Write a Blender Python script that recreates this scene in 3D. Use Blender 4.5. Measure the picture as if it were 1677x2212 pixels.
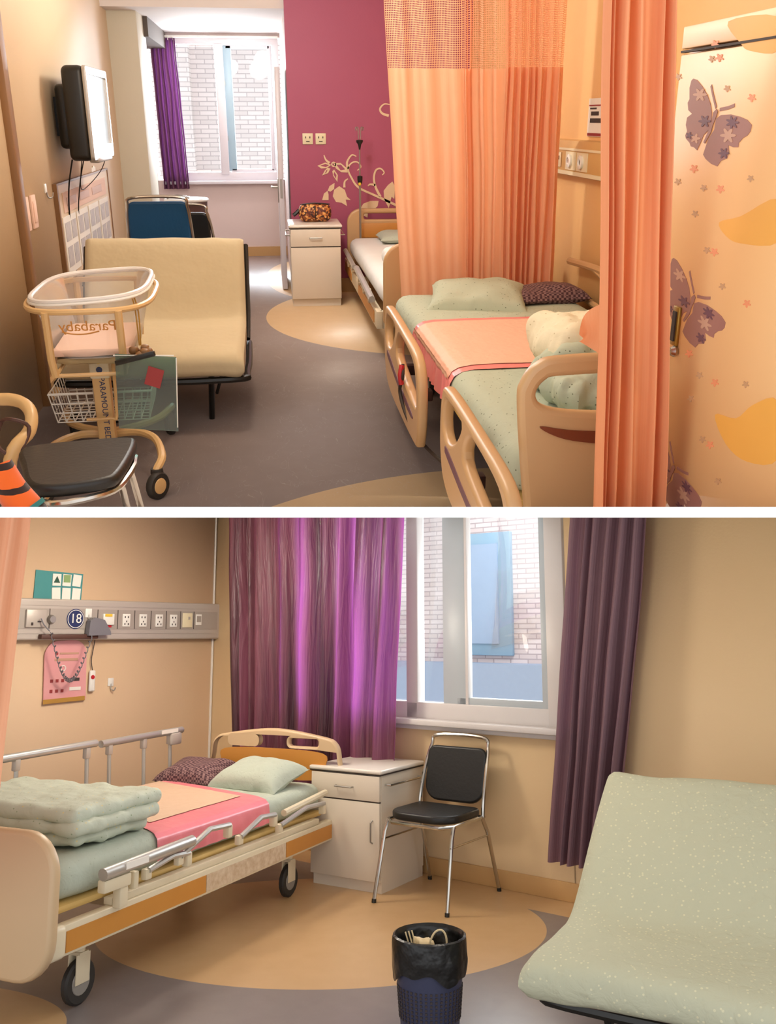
import bpy, bmesh, math, random
from mathutils import Vector, Matrix, noise

sc = bpy.context.scene
for o in list(bpy.data.objects):
    bpy.data.objects.remove(o)
random.seed(7)
R = math.radians

# ------------------------------------------------------------------ camera
# Two wards of one building, an upper one and a lower one whose floor slopes away,
# seen together from the open front.
FPX, PPX, PPY, IMW, IMH = 2000.0, 838.5, 1030.0, 1677.0, 2212.0
EYE = 1.45
PITCH = math.atan((PPY - 256.0) / FPX)                       # camera looks down into the upper ward
YAW = math.atan((PPX - 570.0) * math.cos(PITCH) / FPX)
PITCH_B = math.atan((PPY - 1365.0) / FPX)                    # and slightly up along the lower one


def cam_matrix(pitch, yaw, h):
    fw = Vector((math.sin(yaw) * math.cos(pitch), math.cos(yaw) * math.cos(pitch), -math.sin(pitch)))
    rt = Vector((math.cos(yaw), -math.sin(yaw), 0))
    up = rt.cross(fw)
    m = Matrix((rt, up, -fw)).transposed().to_4x4()
    m.translation = (0, 0, h)
    return m


CAM = cam_matrix(PITCH, YAW, EYE)
MA = Matrix.Identity(4)
MB = CAM @ cam_matrix(PITCH_B, 0.0, EYE).inverted()
cd = bpy.data.cameras.new('camera')
cam = bpy.data.objects.new('camera', cd)
sc.collection.objects.link(cam)
cam.matrix_world = CAM
cd.sensor_fit = 'VERTICAL'
cd.sensor_height = 24.0
cd.sensor_width = 24.0 * IMW / IMH
cd.lens = FPX / IMH * 24.0
cd.shift_y = (PPY - IMH / 2) / IMH
cd.clip_start = 0.05
cd.clip_end = 200
sc.camera = cam

# ------------------------------------------------------------------ world, lights, exposure
w = bpy.data.worlds.new('sky')
sc.world = w
w.use_nodes = True
bg = w.node_tree.nodes['Background']
bg.inputs[0].default_value = (0.97, 0.98, 1.0, 1)
bg.inputs[1].default_value = 0.92
sc.view_settings.view_transform = 'Standard'
sc.view_settings.look = 'None'
sc.view_settings.gamma = 1
sc.view_settings.use_curve_mapping = False
sc.view_settings.exposure = 0.68


def lamp(name, room, loc, target, size, power, col, sy=None):
    l = bpy.data.lights.new(name, 'AREA')
    l.energy = power
    l.color = col
    l.size = size
    if sy:
        l.shape = 'RECTANGLE'
        l.size_y = sy
    o = bpy.data.objects.new(name, l)
    sc.collection.objects.link(o)
    d = Vector(target) - Vector(loc)
    o.matrix_world = room @ (Matrix.Translation(loc) @ d.to_track_quat('-Z', 'Y').to_matrix().to_4x4())
    return o


def bulb(name, room, loc, radius, power, col):
    l = bpy.data.lights.new(name, 'POINT')
    l.energy = power
    l.color = col
    l.shadow_soft_size = radius
    o = bpy.data.objects.new(name, l)
    sc.collection.objects.link(o)
    o.matrix_world = room @ Matrix.Translation(loc)


bulb('fill_light_beds', MA, (-0.05, 3.8, 2.25), .16, 32, (1.0, 0.87, 0.70))  # unseen warm fill added over the beds and left wall, no fixture
bulb('fill_light_middle', MA, (0.05, 6.2, 2.25), .16, 44, (1.0, 0.95, 0.88))  # added point light without a fixture, lifts the left wall mid-room
bulb('alcove_lamp', MA, (-0.34, 9.95, 2.0), .08, 6, (1.0, 0.93, 0.88))
lamp('window_daylight_upper', MA, (-0.36, 11.3, 1.75), (-0.2, 6.0, 0.3), 1.2, 110, (0.90, 0.94, 1.0), 1.6)
lamp('facade_fill_lower', MB, (1.4, 8.2, 3.3), (1.27, 10.3, 1.3), 2.0, 62, (0.95, 0.97, 1.0))  # extra area light aimed at the brick front to brighten it
lamp('window_daylight_lower', MB, (1.25, 6.75, 1.75), (-0.1, 4.4, 0.3), 1.6, 75, (0.90, 0.94, 1.0), 1.3)
bulb('fill_light_right_wall', MB, (0.45, 3.9, 1.86), .18, 8.5, (1.0, 0.90, 0.76))  # unseen fill added to lift the right wall and cabinet front
bulb('fill_light_side_wall', MB, (-1.1, 5.35, 2.0), .18, 31, (1.0, 0.90, 0.76))  # no fixture: point light set near the side wall to brighten it

# ------------------------------------------------------------------ helpers
COL = sc.collection
RM = MA
ROOM = 'A'
MESHES = {'A': [], 'B': []}


def lin(c):
    if isinstance(c, str):
        c = tuple(int(c[i:i + 2], 16) for i in (0, 2, 4))
    return tuple((v / 255 / 12.92 if v / 255 <= .04045 else ((v / 255 + .055) / 1.055) ** 2.4) for v in c) + (1,)


def nodes(name):
    m = bpy.data.materials.new(name)
    m.use_nodes = True
    nt = m.node_tree
    return m, nt, nt.nodes['Principled BSDF']


def N(nt, t, **kw):
    n = nt.nodes.new(t)
    for k, v in kw.items():
        setattr(n, k, v)
    return n


def mathn(nt, op, a, b=None, clamp=False):
    n = N(nt, 'ShaderNodeMath', operation=op, use_clamp=clamp)
    for i, v in enumerate((a, b)):
        if v is None:
            continue
        if isinstance(v, (int, float)):
            n.inputs[i].default_value = v
        else:
            nt.links.new(v, n.inputs[i])
    return n.outputs[0]


def mixc(nt, f, a, b):
    n = N(nt, 'ShaderNodeMix', data_type='RGBA')
    for i, v in ((0, f), (6, a), (7, b)):
        if isinstance(v, (int, float)) and i == 0:
            n.inputs[0].default_value = v
        elif isinstance(v, tuple):
            n.inputs[i].default_value = v
        else:
            nt.links.new(v, n.inputs[i])
    return n.outputs[2]


def coords(nt, kind='Object'):
    return N(nt, 'ShaderNodeTexCoord').outputs[kind]


def mat(name, c, rough=.6, metal=0., c2=None, nscale=6., namt=.5, bump=0., bscale=60., coat=0., alpha=1., trans=0., spec=.5, sheen=0.):
    """plain surface: colour with a soft procedural variation and fine relief"""
    m, nt, p = nodes(name)
    co = coords(nt)
    nz = N(nt, 'ShaderNodeTexNoise')
    nz.inputs['Scale'].default_value = nscale
    nz.inputs['Detail'].default_value = 3
    nt.links.new(co, nz.inputs['Vector'])
    a = lin(c)
    b = lin(c2) if c2 else tuple(v * .9 for v in a[:3]) + (1,)
    f = mathn(nt, 'MULTIPLY', nz.outputs[0], namt * 1.6, True)
    nt.links.new(mixc(nt, f, a, b), p.inputs['Base Color'])
    p.inputs['Roughness'].default_value = rough
    p.inputs['Metallic'].default_value = metal
    p.inputs['Specular IOR Level'].default_value = spec
    p.inputs['Coat Weight'].default_value = coat
    p.inputs['Sheen Weight'].default_value = sheen
    p.inputs['Transmission Weight'].default_value = trans
    p.inputs['Alpha'].default_value = alpha
    if bump:
        n2 = N(nt, 'ShaderNodeTexNoise')
        n2.inputs['Scale'].default_value = bscale
        nt.links.new(co, n2.inputs['Vector'])
        bp = N(nt, 'ShaderNodeBump')
        bp.inputs['Strength'].default_value = bump
        bp.inputs['Distance'].default_value = .01
        nt.links.new(n2.outputs[0], bp.inputs['Height'])
        nt.links.new(bp.outputs[0], p.inputs['Normal'])
    return m


def dotted(name, c, dot, scale=38., size=.16, dot2=None, rough=.85, wr=.35):
    """cotton printed with small scattered dots"""
    m, nt, p = nodes(name)
    co = coords(nt)
    v = N(nt, 'ShaderNodeTexVoronoi')
    v.inputs['Scale'].default_value = scale
    nt.links.new(co, v.inputs['Vector'])
    f = mathn(nt, 'LESS_THAN', v.outputs['Distance'], size)
    dc = lin(dot)
    if dot2:
        sp = N(nt, 'ShaderNodeSeparateColor')
        nt.links.new(v.outputs['Color'], sp.inputs[0])
        dc = mixc(nt, mathn(nt, 'GREATER_THAN', sp.outputs[0], .5), lin(dot), lin(dot2))
    nt.links.new(mixc(nt, f, lin(c), dc), p.inputs['Base Color'])
    p.inputs['Roughness'].default_value = rough
    nz = N(nt, 'ShaderNodeTexNoise')
    nz.inputs['Scale'].default_value = 14
    nz.inputs['Detail'].default_value = 4
    nz.inputs['Distortion'].default_value = .6
    nt.links.new(co, nz.inputs['Vector'])
    bp = N(nt, 'ShaderNodeBump')
    bp.inputs['Strength'].default_value = wr
    bp.inputs['Distance'].default_value = .02
    nt.links.new(nz.outputs[0], bp.inputs['Height'])
    nt.links.new(bp.outputs[0], p.inputs['Normal'])
    return m


def drape(name, c, c2, through=.45, mesh_v=None, rough=.8, tcol=None, crinkle=.2):
    """hanging cloth that lets light through; above mesh_v (uv) it is an open net header"""
    m, nt, p = nodes(name)
    out = nt.nodes['Material Output']
    uv = coords(nt, 'UV')
    mp = N(nt, 'ShaderNodeMapping')
    mp.inputs['Scale'].default_value = (90, 1.5, 1)
    nt.links.new(uv, mp.inputs[0])
    nz = N(nt, 'ShaderNodeTexNoise')
    nz.inputs['Scale'].default_value = 1.0
    nz.inputs['Detail'].default_value = 3
    nt.links.new(mp.outputs[0], nz.inputs['Vector'])
    colr = mixc(nt, nz.outputs[0], lin(c), lin(c2))
    nt.links.new(colr, p.inputs['Base Color'])
    p.inputs['Roughness'].default_value = rough
    p.inputs['Specular IOR Level'].default_value = .2
    bp = N(nt, 'ShaderNodeBump')
    bp.inputs['Strength'].default_value = crinkle
    bp.inputs['Distance'].default_value = .02
    nt.links.new(nz.outputs[0], bp.inputs['Height'])
    nt.links.new(bp.outputs[0], p.inputs['Normal'])
    tr = N(nt, 'ShaderNodeBsdfTranslucent')
    if tcol:
        tr.inputs[0].default_value = lin(tcol)
    else:
        nt.links.new(colr, tr.inputs[0])
    mx = N(nt, 'ShaderNodeMixShader')
    mx.inputs[0].default_value = through
    nt.links.new(p.outputs[0], mx.inputs[1])
    nt.links.new(tr.outputs[0], mx.inputs[2])
    last = mx.outputs[0]
    if mesh_v:
        s = N(nt, 'ShaderNodeSeparateXYZ')
        nt.links.new(uv, s.inputs[0])
        fu = mathn(nt, 'FRACT', mathn(nt, 'MULTIPLY', s.outputs[0], mesh_v[1]))
        fv = mathn(nt, 'FRACT', mathn(nt, 'MULTIPLY', s.outputs[1], mesh_v[2]))
        hole = mathn(nt, 'MULTIPLY', mathn(nt, 'GREATER_THAN', fu, .38), mathn(nt, 'GREATER_THAN', fv, .38))
        hole = mathn(nt, 'MULTIPLY', hole, mathn(nt, 'GREATER_THAN', s.outputs[1], mesh_v[0]))
        tp = N(nt, 'ShaderNodeBsdfTransparent')
        m2 = N(nt, 'ShaderNodeMixShader')
        nt.links.new(hole, m2.inputs[0])
        nt.links.new(last, m2.inputs[1])
        nt.links.new(tp.outputs[0], m2.inputs[2])
        last = m2.outputs[0]
    nt.links.new(last, out.inputs[0])
    return m


def thin_clear(name, tint, gloss=.12, rough=.06, refl=.8, haze=0.):
    """thin clear sheet: lets light straight through, mirrors a little at grazing angles"""
    m, nt, p = nodes(name)
    out = nt.nodes['Material Output']
    tp = N(nt, 'ShaderNodeBsdfTransparent')
    tp.inputs[0].default_value = lin(tint)
    gl = N(nt, 'ShaderNodeBsdfGlossy')
    gl.inputs['Roughness'].default_value = rough
    lw = N(nt, 'ShaderNodeFresnel')
    lw.inputs[0].default_value = 1.42
    f = mathn(nt, 'ADD', mathn(nt, 'MULTIPLY', lw.outputs[0], refl), gloss * .3, True)
    mx = N(nt, 'ShaderNodeMixShader')
    nt.links.new(f, mx.inputs[0])
    nt.links.new(tp.outputs[0], mx.inputs[1])
    nt.links.new(gl.outputs[0], mx.inputs[2])
    last = mx.outputs[0]
    if haze:
        df = N(nt, 'ShaderNodeBsdfDiffuse')
        df.inputs[0].default_value = (.9, .9, .9, 1)
        m2 = N(nt, 'ShaderNodeMixShader')
        m2.inputs[0].default_value = haze
        nt.links.new(last, m2.inputs[1])
        nt.links.new(df.outputs[0], m2.inputs[2])
        last = m2.outputs[0]
    nt.links.new(last, out.inputs[0])
    return m


class G:
    """collects shapes into one bmesh"""

    def __init__(s):
        s.b = bmesh.new()
        s.uv = s.b.loops.layers.uv.new('UVMap')

    def box(s, c, size, rot=None, bev=0., seg=2):
        r = bmesh.ops.create_cube(s.b, size=1)
        vs = r['verts']
        bmesh.ops.scale(s.b, vec=size, verts=vs)
        if bev:
            es = list({e for v in vs for e in v.link_edges})
            q = bmesh.ops.bevel(s.b, geom=es, offset=bev, segments=seg, profile=.5, affect='EDGES')
            vs = list({v for f in q['faces'] for v in f.verts} | {v for v in vs if v.is_valid})
        m = Matrix.Translation(c)
        if rot is not None:
            if not isinstance(rot, Matrix):
                rot = Matrix.Rotation(rot, 4, 'Z')
            m = m @ rot.to_4x4()
        bmesh.ops.transform(s.b, matrix=m, verts=vs)
        return s

    def tube(s, pts, r, seg=8, closed=False, smooth=0, caps=True):
        pts = [Vector(p) for p in pts]
        if smooth:
            n = len(pts)
            q = []
            rng = range(n if closed else n - 1)
            for i in rng:
                p0 = pts[(i - 1) % n] if (closed or i > 0) else pts[0]
                p1, p2 = pts[i], pts[(i + 1) % n]
                p3 = pts[(i + 2) % n] if (closed or i + 2 < n) else pts[-1]
                for k in range(smooth):
                    t = k / smooth
                    q.append(.5 * ((2 * p1) + (p2 - p0) * t + (2 * p0 - 5 * p1 + 4 * p2 - p3) * t * t + (3 * p1 - p0 - 3 * p2 + p3) * t ** 3))
            if not closed:
                q.append(pts[-1])
            pts = q
        n = len(pts)
        up = None
        rings = []
        for i, p in enumerate(pts):
            if closed:
                t = pts[(i + 1) % n] - pts[i - 1]
            else:
                t = pts[min(i + 1, n - 1)] - pts[max(i - 1, 0)]
            if t.length < 1e-9:
                t = Vector((0, 0, 1))
            t.normalize()
            if up is None:
                a = Vector((0, 0, 1)) if abs(t.z) < .9 else Vector((1, 0, 0))
                up = t.cross(a).normalized()
            up = (up - t * up.dot(t))
            if up.length < 1e-6:
                up = t.orthogonal()
            up.normalize()
            sd = t.cross(up)
            rr = r(i / max(n - 1, 1)) if callable(r) else r
            rings.append([s.b.verts.new(p + (up * math.cos(2 * math.pi * k / seg) + sd * math.sin(2 * math.pi * k / seg)) * rr) for k in range(seg)])
        for i in range(n if closed else n - 1):
            a, b = rings[i], rings[(i + 1) % n]
            for k in range(seg):
                s.b.faces.new((a[k], a[(k + 1) % seg], b[(k + 1) % seg], b[k]))
        if not closed and caps:
            s.b.faces.new(rings[0][::-1])
            s.b.faces.new(rings[-1])
        return s

    def lathe(s, prof, seg=24, c=(0, 0, 0), m=None, caps=True):
        rings = []
        for r, z in prof:
            ring = []
            for k in range(seg):
                a = 2 * math.pi * k / seg
                p = Vector((r * math.cos(a), r * math.sin(a), z))
                if m is not None:
                    p = m @ p
                ring.append(s.b.verts.new(p + Vector(c)))
            rings.append(ring)
        for a, b in zip(rings, rings[1:]):
            for k in range(seg):
                s.b.faces.new((a[k], a[(k + 1) % seg], b[(k + 1) % seg], b[k]))
        if caps and prof[0][0] > 1e-4:
            s.b.faces.new(rings[0][::-1])
        if caps and prof[-1][0] > 1e-4:
            s.b.faces.new(rings[-1])
        return s

    def grid(s, f, nu, nv, cu=False, cv=False):
        v = [[s.b.verts.new(f(i / (nu), j / (nv))) for j in range(nv + (0 if cv else 1))] for i in range(nu + (0 if cu else 1))]
        for i in range(nu):
            for j in range(nv):
                i2, j2 = (i + 1) % len(v), (j + 1) % len(v[0])
                fc = s.b.faces.new((v[i][j], v[i2][j], v[i2][j2], v[i][j2]))
                for lp, (a, b) in zip(fc.loops, ((i, j), (i + 1, j), (i + 1, j + 1), (i, j + 1))):
                    lp[s.uv].uv = (a / nu, b / nv)
        return s

    def prism(s, pts, h0, h1, ax='z'):
        """polygon of 2-D points extruded along an axis: z -> (a,b,h), y -> (a,h,b), x -> (h,a,b)"""
        def P(a, b, h):
            return {'z': (a, b, h), 'y': (a, h, b), 'x': (h, a, b)}[ax]
        lo = [s.b.verts.new(P(a, b, h0)) for a, b in pts]
        hi = [s.b.verts.new(P(a, b, h1)) for a, b in pts]
        n = len(pts)
        s.b.faces.new(lo[::-1])
        s.b.faces.new(hi)
        for k in range(n):
            s.b.faces.new((lo[k], lo[(k + 1) % n], hi[(k + 1) % n], hi[k]))
        return s

    def quad(s, a, b, c, d):
        f = s.b.faces.new([s.b.verts.new(p) for p in (a, b, c, d)])
        for lp, t in zip(f.loops, ((0, 0), (1, 0), (1, 1), (0, 1))):
            lp[s.uv].uv = t
        return s

    def mesh(s, me, m=Matrix.Identity(4)):
        n0 = len(s.b.verts)
        s.b.from_mesh(me)
        s.b.verts.ensure_lookup_table()
        bmesh.ops.transform(s.b, matrix=m, verts=s.b.verts[n0:])
        return s

    def move(s, m):
        bmesh.ops.transform(s.b, matrix=m, verts=s.b.verts)
        return s


def smooth_poly(pts, k=5):
    """closed Catmull-Rom through 2-D points"""
    n = len(pts)
    q = []
    for i in range(n):
        p0, p1, p2, p3 = (Vector(pts[(i + j) % n]) for j in (-1, 0, 1, 2))
        for a in range(k):
            t = a / k
            v = .5 * ((2 * p1) + (p2 - p0) * t + (2 * p0 - 5 * p1 + 4 * p2 - p3) * t * t + (3 * p1 - p0 - 3 * p2 + p3) * t ** 3)
            q.append((v.x, v.y))
    return q


def rounded(w, h, r, k=6, cx=0., cy=0.):
    """rounded rectangle; r is one radius or four (tr, tl, bl, br)"""
    rs = (r,) * 4 if isinstance(r, (int, float)) else r
    out = []
    for (sx, sy, a0), rr in zip(((1, 1, 0), (-1, 1, 90), (-1, -1, 180), (1, -1, 270)), rs):
        for i in range(k + 1):
            a = R(a0 + 90 * i / k)
            out.append((cx + sx * (w / 2 - rr) + rr * math.cos(a), cy + sy * (h / 2 - rr) + rr * math.sin(a)))
    return out


def curve_mesh(loops, depth, bevel=0., res=2):
    """flat plate with holes (even-odd), lying in XY, thickness 2*depth, rounded rim"""
    cu = bpy.data.curves.new('tmp', 'CURVE')
    cu.dimensions = '2D'
    cu.fill_mode = 'BOTH'
    cu.extrude = max(depth - bevel, 0)
    cu.bevel_depth = bevel
    cu.bevel_resolution = res
    cu.offset = -bevel
    for lp in loops:
        sp = cu.splines.new('POLY')
        sp.points.add(len(lp) - 1)
        for p, (a, b) in zip(sp.points, lp):
            p.co = (a, b, 0, 1)
        sp.use_cyclic_u = True
    return obj_mesh(cu)


def text_mesh(txt, size, depth=.0008, align='CENTER', spacing=1.0):
    cu = bpy.data.curves.new('tmp', 'FONT')
    cu.body = txt
    cu.size = size
    cu.extrude = depth
    cu.align_x = align
    cu.align_y = 'CENTER'
    cu.space_character = spacing
    cu.resolution_u = 4
    return obj_mesh(cu)


def obj_mesh(cu):
    o = bpy.data.objects.new('tmp', cu)
    COL.objects.link(o)
    dg = bpy.context.evaluated_depsgraph_get()
    dg.update()
    me = bpy.data.meshes.new_from_object(o.evaluated_get(dg))
    bpy.data.objects.remove(o)
    bpy.data.curves.remove(cu)
    return me


XZ = Matrix(((1, 0, 0, 0), (0, 0, -1, 0), (0, 1, 0, 0), (0, 0, 0, 1)))        # plate in XY -> upright in XZ, facing -Y
YZ = Matrix(((0, 0, -1, 0), (-1, 0, 0, 0), (0, 1, 0, 0), (0, 0, 0, 1)))       # upright in YZ, facing -X, text runs towards -Y


def link(name, g, m, parent=None, sharp=40, label=None):
    me = bpy.data.meshes.new(name)
    if isinstance(g, G):
        bmesh.ops.recalc_face_normals(g.b, faces=g.b.faces)
        g.b.to_mesh(me)
        g.b.free()
    else:
        me = g
    me.materials.clear()
    me.materials.append(m)
    me.shade_smooth()
    if sharp:
        me.set_sharp_from_angle(angle=R(sharp))
    o = bpy.data.objects.new(name, me)
    COL.objects.link(o)
    if parent is not None:
        o.parent = parent
    else:
        o.matrix_world = RM
    MESHES[ROOM].append(o)
    if label:
        o['label'] = label
    return o


def tag(o, label, cat, group=None):
    o['label'] = label
    o['category'] = cat
    if group:
        o['group'] = group
    return o


def thing(name, label, cat, loc=(0, 0, 0), rz=0., group=None, rot=None):
    o = bpy.data.objects.new(name, None)
    o.empty_display_size = .1
    COL.objects.link(o)
    m = Matrix.Translation(loc) @ (rot.to_4x4() if rot is not None else Matrix.Rotation(rz, 4, 'Z'))
    o.matrix_world = RM @ m
    return tag(o, label, cat, group)


def solo(name, g, m, label, cat, group=None, sharp=40):
    return tag(link(name, g, m, None, sharp), label, cat, group)


def struct(name, g, m, parent=None, label=None, sharp=40):
    o = link(name, g, m, parent, sharp)
    if parent is None:
        o['kind'] = 'structure'
    if label:
        o['label'] = label
    return o


def soften(g, c, size, rnd=.35, noise_amp=.01, nscale=4., seed=0., n=(16, 16, 6), droop=None):
    """puffy cloth-covered block: a finely cut box rounded at its edges and rippled"""
    nx, ny, nz = n
    idx = {}

    def V(i, j, k):
        key = (i, j, k)
        if key not in idx:
            a, b, d = 2 * i / nx - 1, 2 * j / ny - 1, 2 * k / nz - 1
            hx, hy, hz = size[0] / 2, size[1] / 2, size[2] / 2
            r = min(rnd * min(size), hx, hy, hz)
            p = Vector((a * hx, b * hy, d * hz))
            q = Vector((max(-hx + r, min(hx - r, p.x)), max(-hy + r, min(hy - r, p.y)), max(-hz + r, min(hz - r, p.z))))
            dd = p - q
            if dd.length > 1e-9:
                p = q + dd.normalized() * r
            nn = noise.noise(Vector((p.x * nscale + seed, p.y * nscale, p.z * nscale * .6))) + .5 * noise.noise(Vector((p.x * nscale * 2.3, p.y * nscale * 2.3 + seed, p.z * nscale)))
            dirn = dd.normalized() if dd.length > 1e-9 else Vector((0, 0, 1 if d > 0 else -1))
            p = p + dirn * nn * noise_amp
            if droop:
                p = droop(p)
            idx[key] = g.b.verts.new(p + Vector(c))
        return idx[key]
    for (A_, B_, f) in ((nx, ny, lambda i, j, e: V(i, j, nz * e)), (nx, nz, lambda i, j, e: V(i, ny * e, j)), (ny, nz, lambda i, j, e: V(nx * e, i, j))):
        for e in (0, 1):
            for i in range(A_):
                for j in range(B_):
                    g.b.faces.new((f(i, j, e), f(i + 1, j, e), f(i + 1, j + 1, e), f(i, j + 1, e)))
    return g


def pillow(g, L, W, T, seed=0., crumple=.012, n=28):
    """stuffed cushion with drawn-out corners"""
    for sgn in (1, -1):
        def f(u, v, sgn=sgn):
            a, b = 2 * u - 1, 2 * v - 1
            h = max((1 - a ** 4) * (1 - b ** 4), 0) ** .55
            x = a * L / 2 * (1 - .07 * (1 - b * b) * abs(a))
            y = b * W / 2 * (1 - .09 * (1 - a * a) * abs(b))
            z = sgn * T / 2 * h * (1 if sgn > 0 else .55)
            z += crumple * h * (noise.noise(Vector((x * 9 + seed, y * 9, sgn))) + noise.noise(Vector((x * 4 + seed, y * 5, 3 + sgn))))
            return (x, y, z + T * .275)
        g.grid(f, n, n)
    bmesh.ops.remove_doubles(g.b, verts=g.b.verts, dist=1e-5)
    return g


def curtain_sheet(g, top, bot, z0, z1, folds, amp, seed=0, nu=260, nv=26, gather=1.0, depth_dir=None, irregular=.6, swell=None, zb=None):
    """pleated cloth hung from the line top[0]-top[1], reaching the line bot[0]-bot[1]"""
    rnd = random.Random(seed)
    T0, T1, B0, B1 = (Vector((p[0], p[1], 0)) for p in (*top, *bot))
    ax = (T1 - T0).normalized()
    dn = Vector((ax.y, -ax.x, 0)) if depth_dir is None else Vector(depth_dir)
    cuts = [0.]
    for i in range(folds):
        cuts.append(cuts[-1] + 1 + irregular * (rnd.random() - .5) * 2)
    cuts = [c / cuts[-1] for c in cuts]
    amps = [amp * (1 - irregular * .7 * rnd.random()) for _ in range(folds)]
    skew = [(rnd.random() - .5) * .9 for _ in range(folds)]
    low = [1 + (rnd.random() - .4) * .7 for _ in range(folds)]

    def prof(u, v):
        for i in range(folds):
            if u <= cuts[i + 1] or i == folds - 1:
                t = (u - cuts[i]) / max(cuts[i + 1] - cuts[i], 1e-6)
                t = min(max(t + skew[i] * t * (1 - t), 0), 1)
                wv = math.sin(2 * math.pi * t)
                wv = math.copysign(abs(wv) ** .8, wv)
                return wv * amps[i] * (1 + (low[i] - 1) * (1 - v))
        return 0

    def f(u, v):
        e = v
        p = T0.lerp(T1, u) * e + B0.lerp(B1, u) * (1 - e)
        if swell:
            p = p + swell(u, v)
        d = prof(u, v) * (.75 + .25 * (1 - v) * gather)
        p = p + dn * (d + .012 * noise.noise(Vector((u * 6, v * 3, seed))))
        p = p + ax * .01 * noise.noise(Vector((u * 5, v * 4, seed + 9)))
        zl = z0 if zb is None else zb(u)
        p.z = zl + (z1 - zl) * v
        return p
    g.grid(f, nu, nv)
    return g

# ------------------------------------------------------------------ materials
def vinyl(name, base, tan, ellipses, strip=None, rough=.28, scuff=.22):
    """sheet flooring: plain field with inlaid rounded shapes, scuffed"""
    m, nt, p = nodes(name)
    co = coords(nt)
    s = N(nt, 'ShaderNodeSeparateXYZ')
    nt.links.new(co, s.inputs[0])
    x, y = s.outputs[0], s.outputs[1]
    acc = None
    for cx, cy, rx, ry in ellipses:
        dx = mathn(nt, 'DIVIDE', mathn(nt, 'SUBTRACT', x, cx), rx)
        dy = mathn(nt, 'DIVIDE', mathn(nt, 'SUBTRACT', y, cy), ry)
        d = mathn(nt, 'ADD', mathn(nt, 'MULTIPLY', dx, dx), mathn(nt, 'MULTIPLY', dy, dy))
        f = mathn(nt, 'LESS_THAN', d, 1.0)
        acc = f if acc is None else mathn(nt, 'MAXIMUM', acc, f)
    if strip:
        a, b, c = strip
        f = mathn(nt, 'GREATER_THAN', mathn(nt, 'ADD', mathn(nt, 'MULTIPLY', x, a), mathn(nt, 'MULTIPLY', y, b)), c)
        acc = mathn(nt, 'MAXIMUM', acc, f)
    nz = N(nt, 'ShaderNodeTexNoise')
    nz.inputs['Scale'].default_value = 9
    nz.inputs['Detail'].default_value = 6
    nt.links.new(co, nz.inputs['Vector'])
    v = mathn(nt, 'MULTIPLY', nz.outputs[0], .8)
    a = mixc(nt, v, lin(base[0]), lin(base[1]))
    b = mixc(nt, v, lin(tan[0]), lin(tan[1]))
    colr = mixc(nt, acc, a, b)
    # fine pale scuffs
    mp = N(nt, 'ShaderNodeMapping')
    mp.inputs['Scale'].default_value = (1, .35, 1)
    nt.links.new(co, mp.inputs[0])
    sc2 = N(nt, 'ShaderNodeTexNoise')
    sc2.inputs['Scale'].default_value = 5
    sc2.inputs['Detail'].default_value = 5
    sc2.inputs['Distortion'].default_value = 2.5
    nt.links.new(mp.outputs[0], sc2.inputs['Vector'])
    thin = mathn(nt, 'LESS_THAN', mathn(nt, 'ABSOLUTE', mathn(nt, 'SUBTRACT', sc2.outputs[0], .53)), .0022)
    colr = mixc(nt, mathn(nt, 'MULTIPLY', thin, scuff), colr, lin('D8CFCB'))
    nt.links.new(colr, p.inputs['Base Color'])
    rr = mathn(nt, 'ADD', mathn(nt, 'MULTIPLY', nz.outputs[0], .16), rough - .08)
    nt.links.new(rr, p.inputs['Roughness'])
    p.inputs['Specular IOR Level'].default_value = .6
    p.inputs['Coat Weight'].default_value = .3
    p.inputs['Coat Roughness'].default_value = .5
    return m


def facade(name, c1, c2, mortar, bw=.24, bh=.065):
    """distant brickwork, too small to pick the bricks apart"""
    m, nt, p = nodes(name)
    co = coords(nt)
    s = N(nt, 'ShaderNodeSeparateXYZ')
    nt.links.new(co, s.inputs[0])
    cb = N(nt, 'ShaderNodeCombineXYZ')
    nt.links.new(s.outputs[0], cb.inputs[0])
    nt.links.new(s.outputs[2], cb.inputs[1])
    b = N(nt, 'ShaderNodeTexBrick')
    nt.links.new(cb.outputs[0], b.inputs['Vector'])
    b.inputs['Color1'].default_value = lin(c1)
    b.inputs['Color2'].default_value = lin(c2)
    b.inputs['Mortar'].default_value = lin(mortar)
    b.inputs['Scale'].default_value = 1
    b.inputs['Mortar Size'].default_value = .007
    b.inputs['Brick Width'].default_value = bw
    b.inputs['Row Height'].default_value = bh
    nt.links.new(b.outputs[0], p.inputs['Base Color'])
    p.inputs['Roughness'].default_value = .9
    bp = N(nt, 'ShaderNodeBump')
    bp.inputs['Strength'].default_value = .3
    nt.links.new(b.outputs['Fac'], bp.inputs['Height'])
    nt.links.new(bp.outputs[0], p.inputs['Normal'])
    return m


def checked(name, c1, c2, scale=60):
    m, nt, p = nodes(name)
    ck = N(nt, 'ShaderNodeTexChecker')
    ck.inputs['Scale'].default_value = scale
    ck.inputs[1].default_value = lin(c1)
    ck.inputs[2].default_value = lin(c2)
    nt.links.new(coords(nt), ck.inputs[0])
    nt.links.new(ck.outputs[0], p.inputs['Base Color'])
    p.inputs['Roughness'].default_value = .9
    return m


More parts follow.
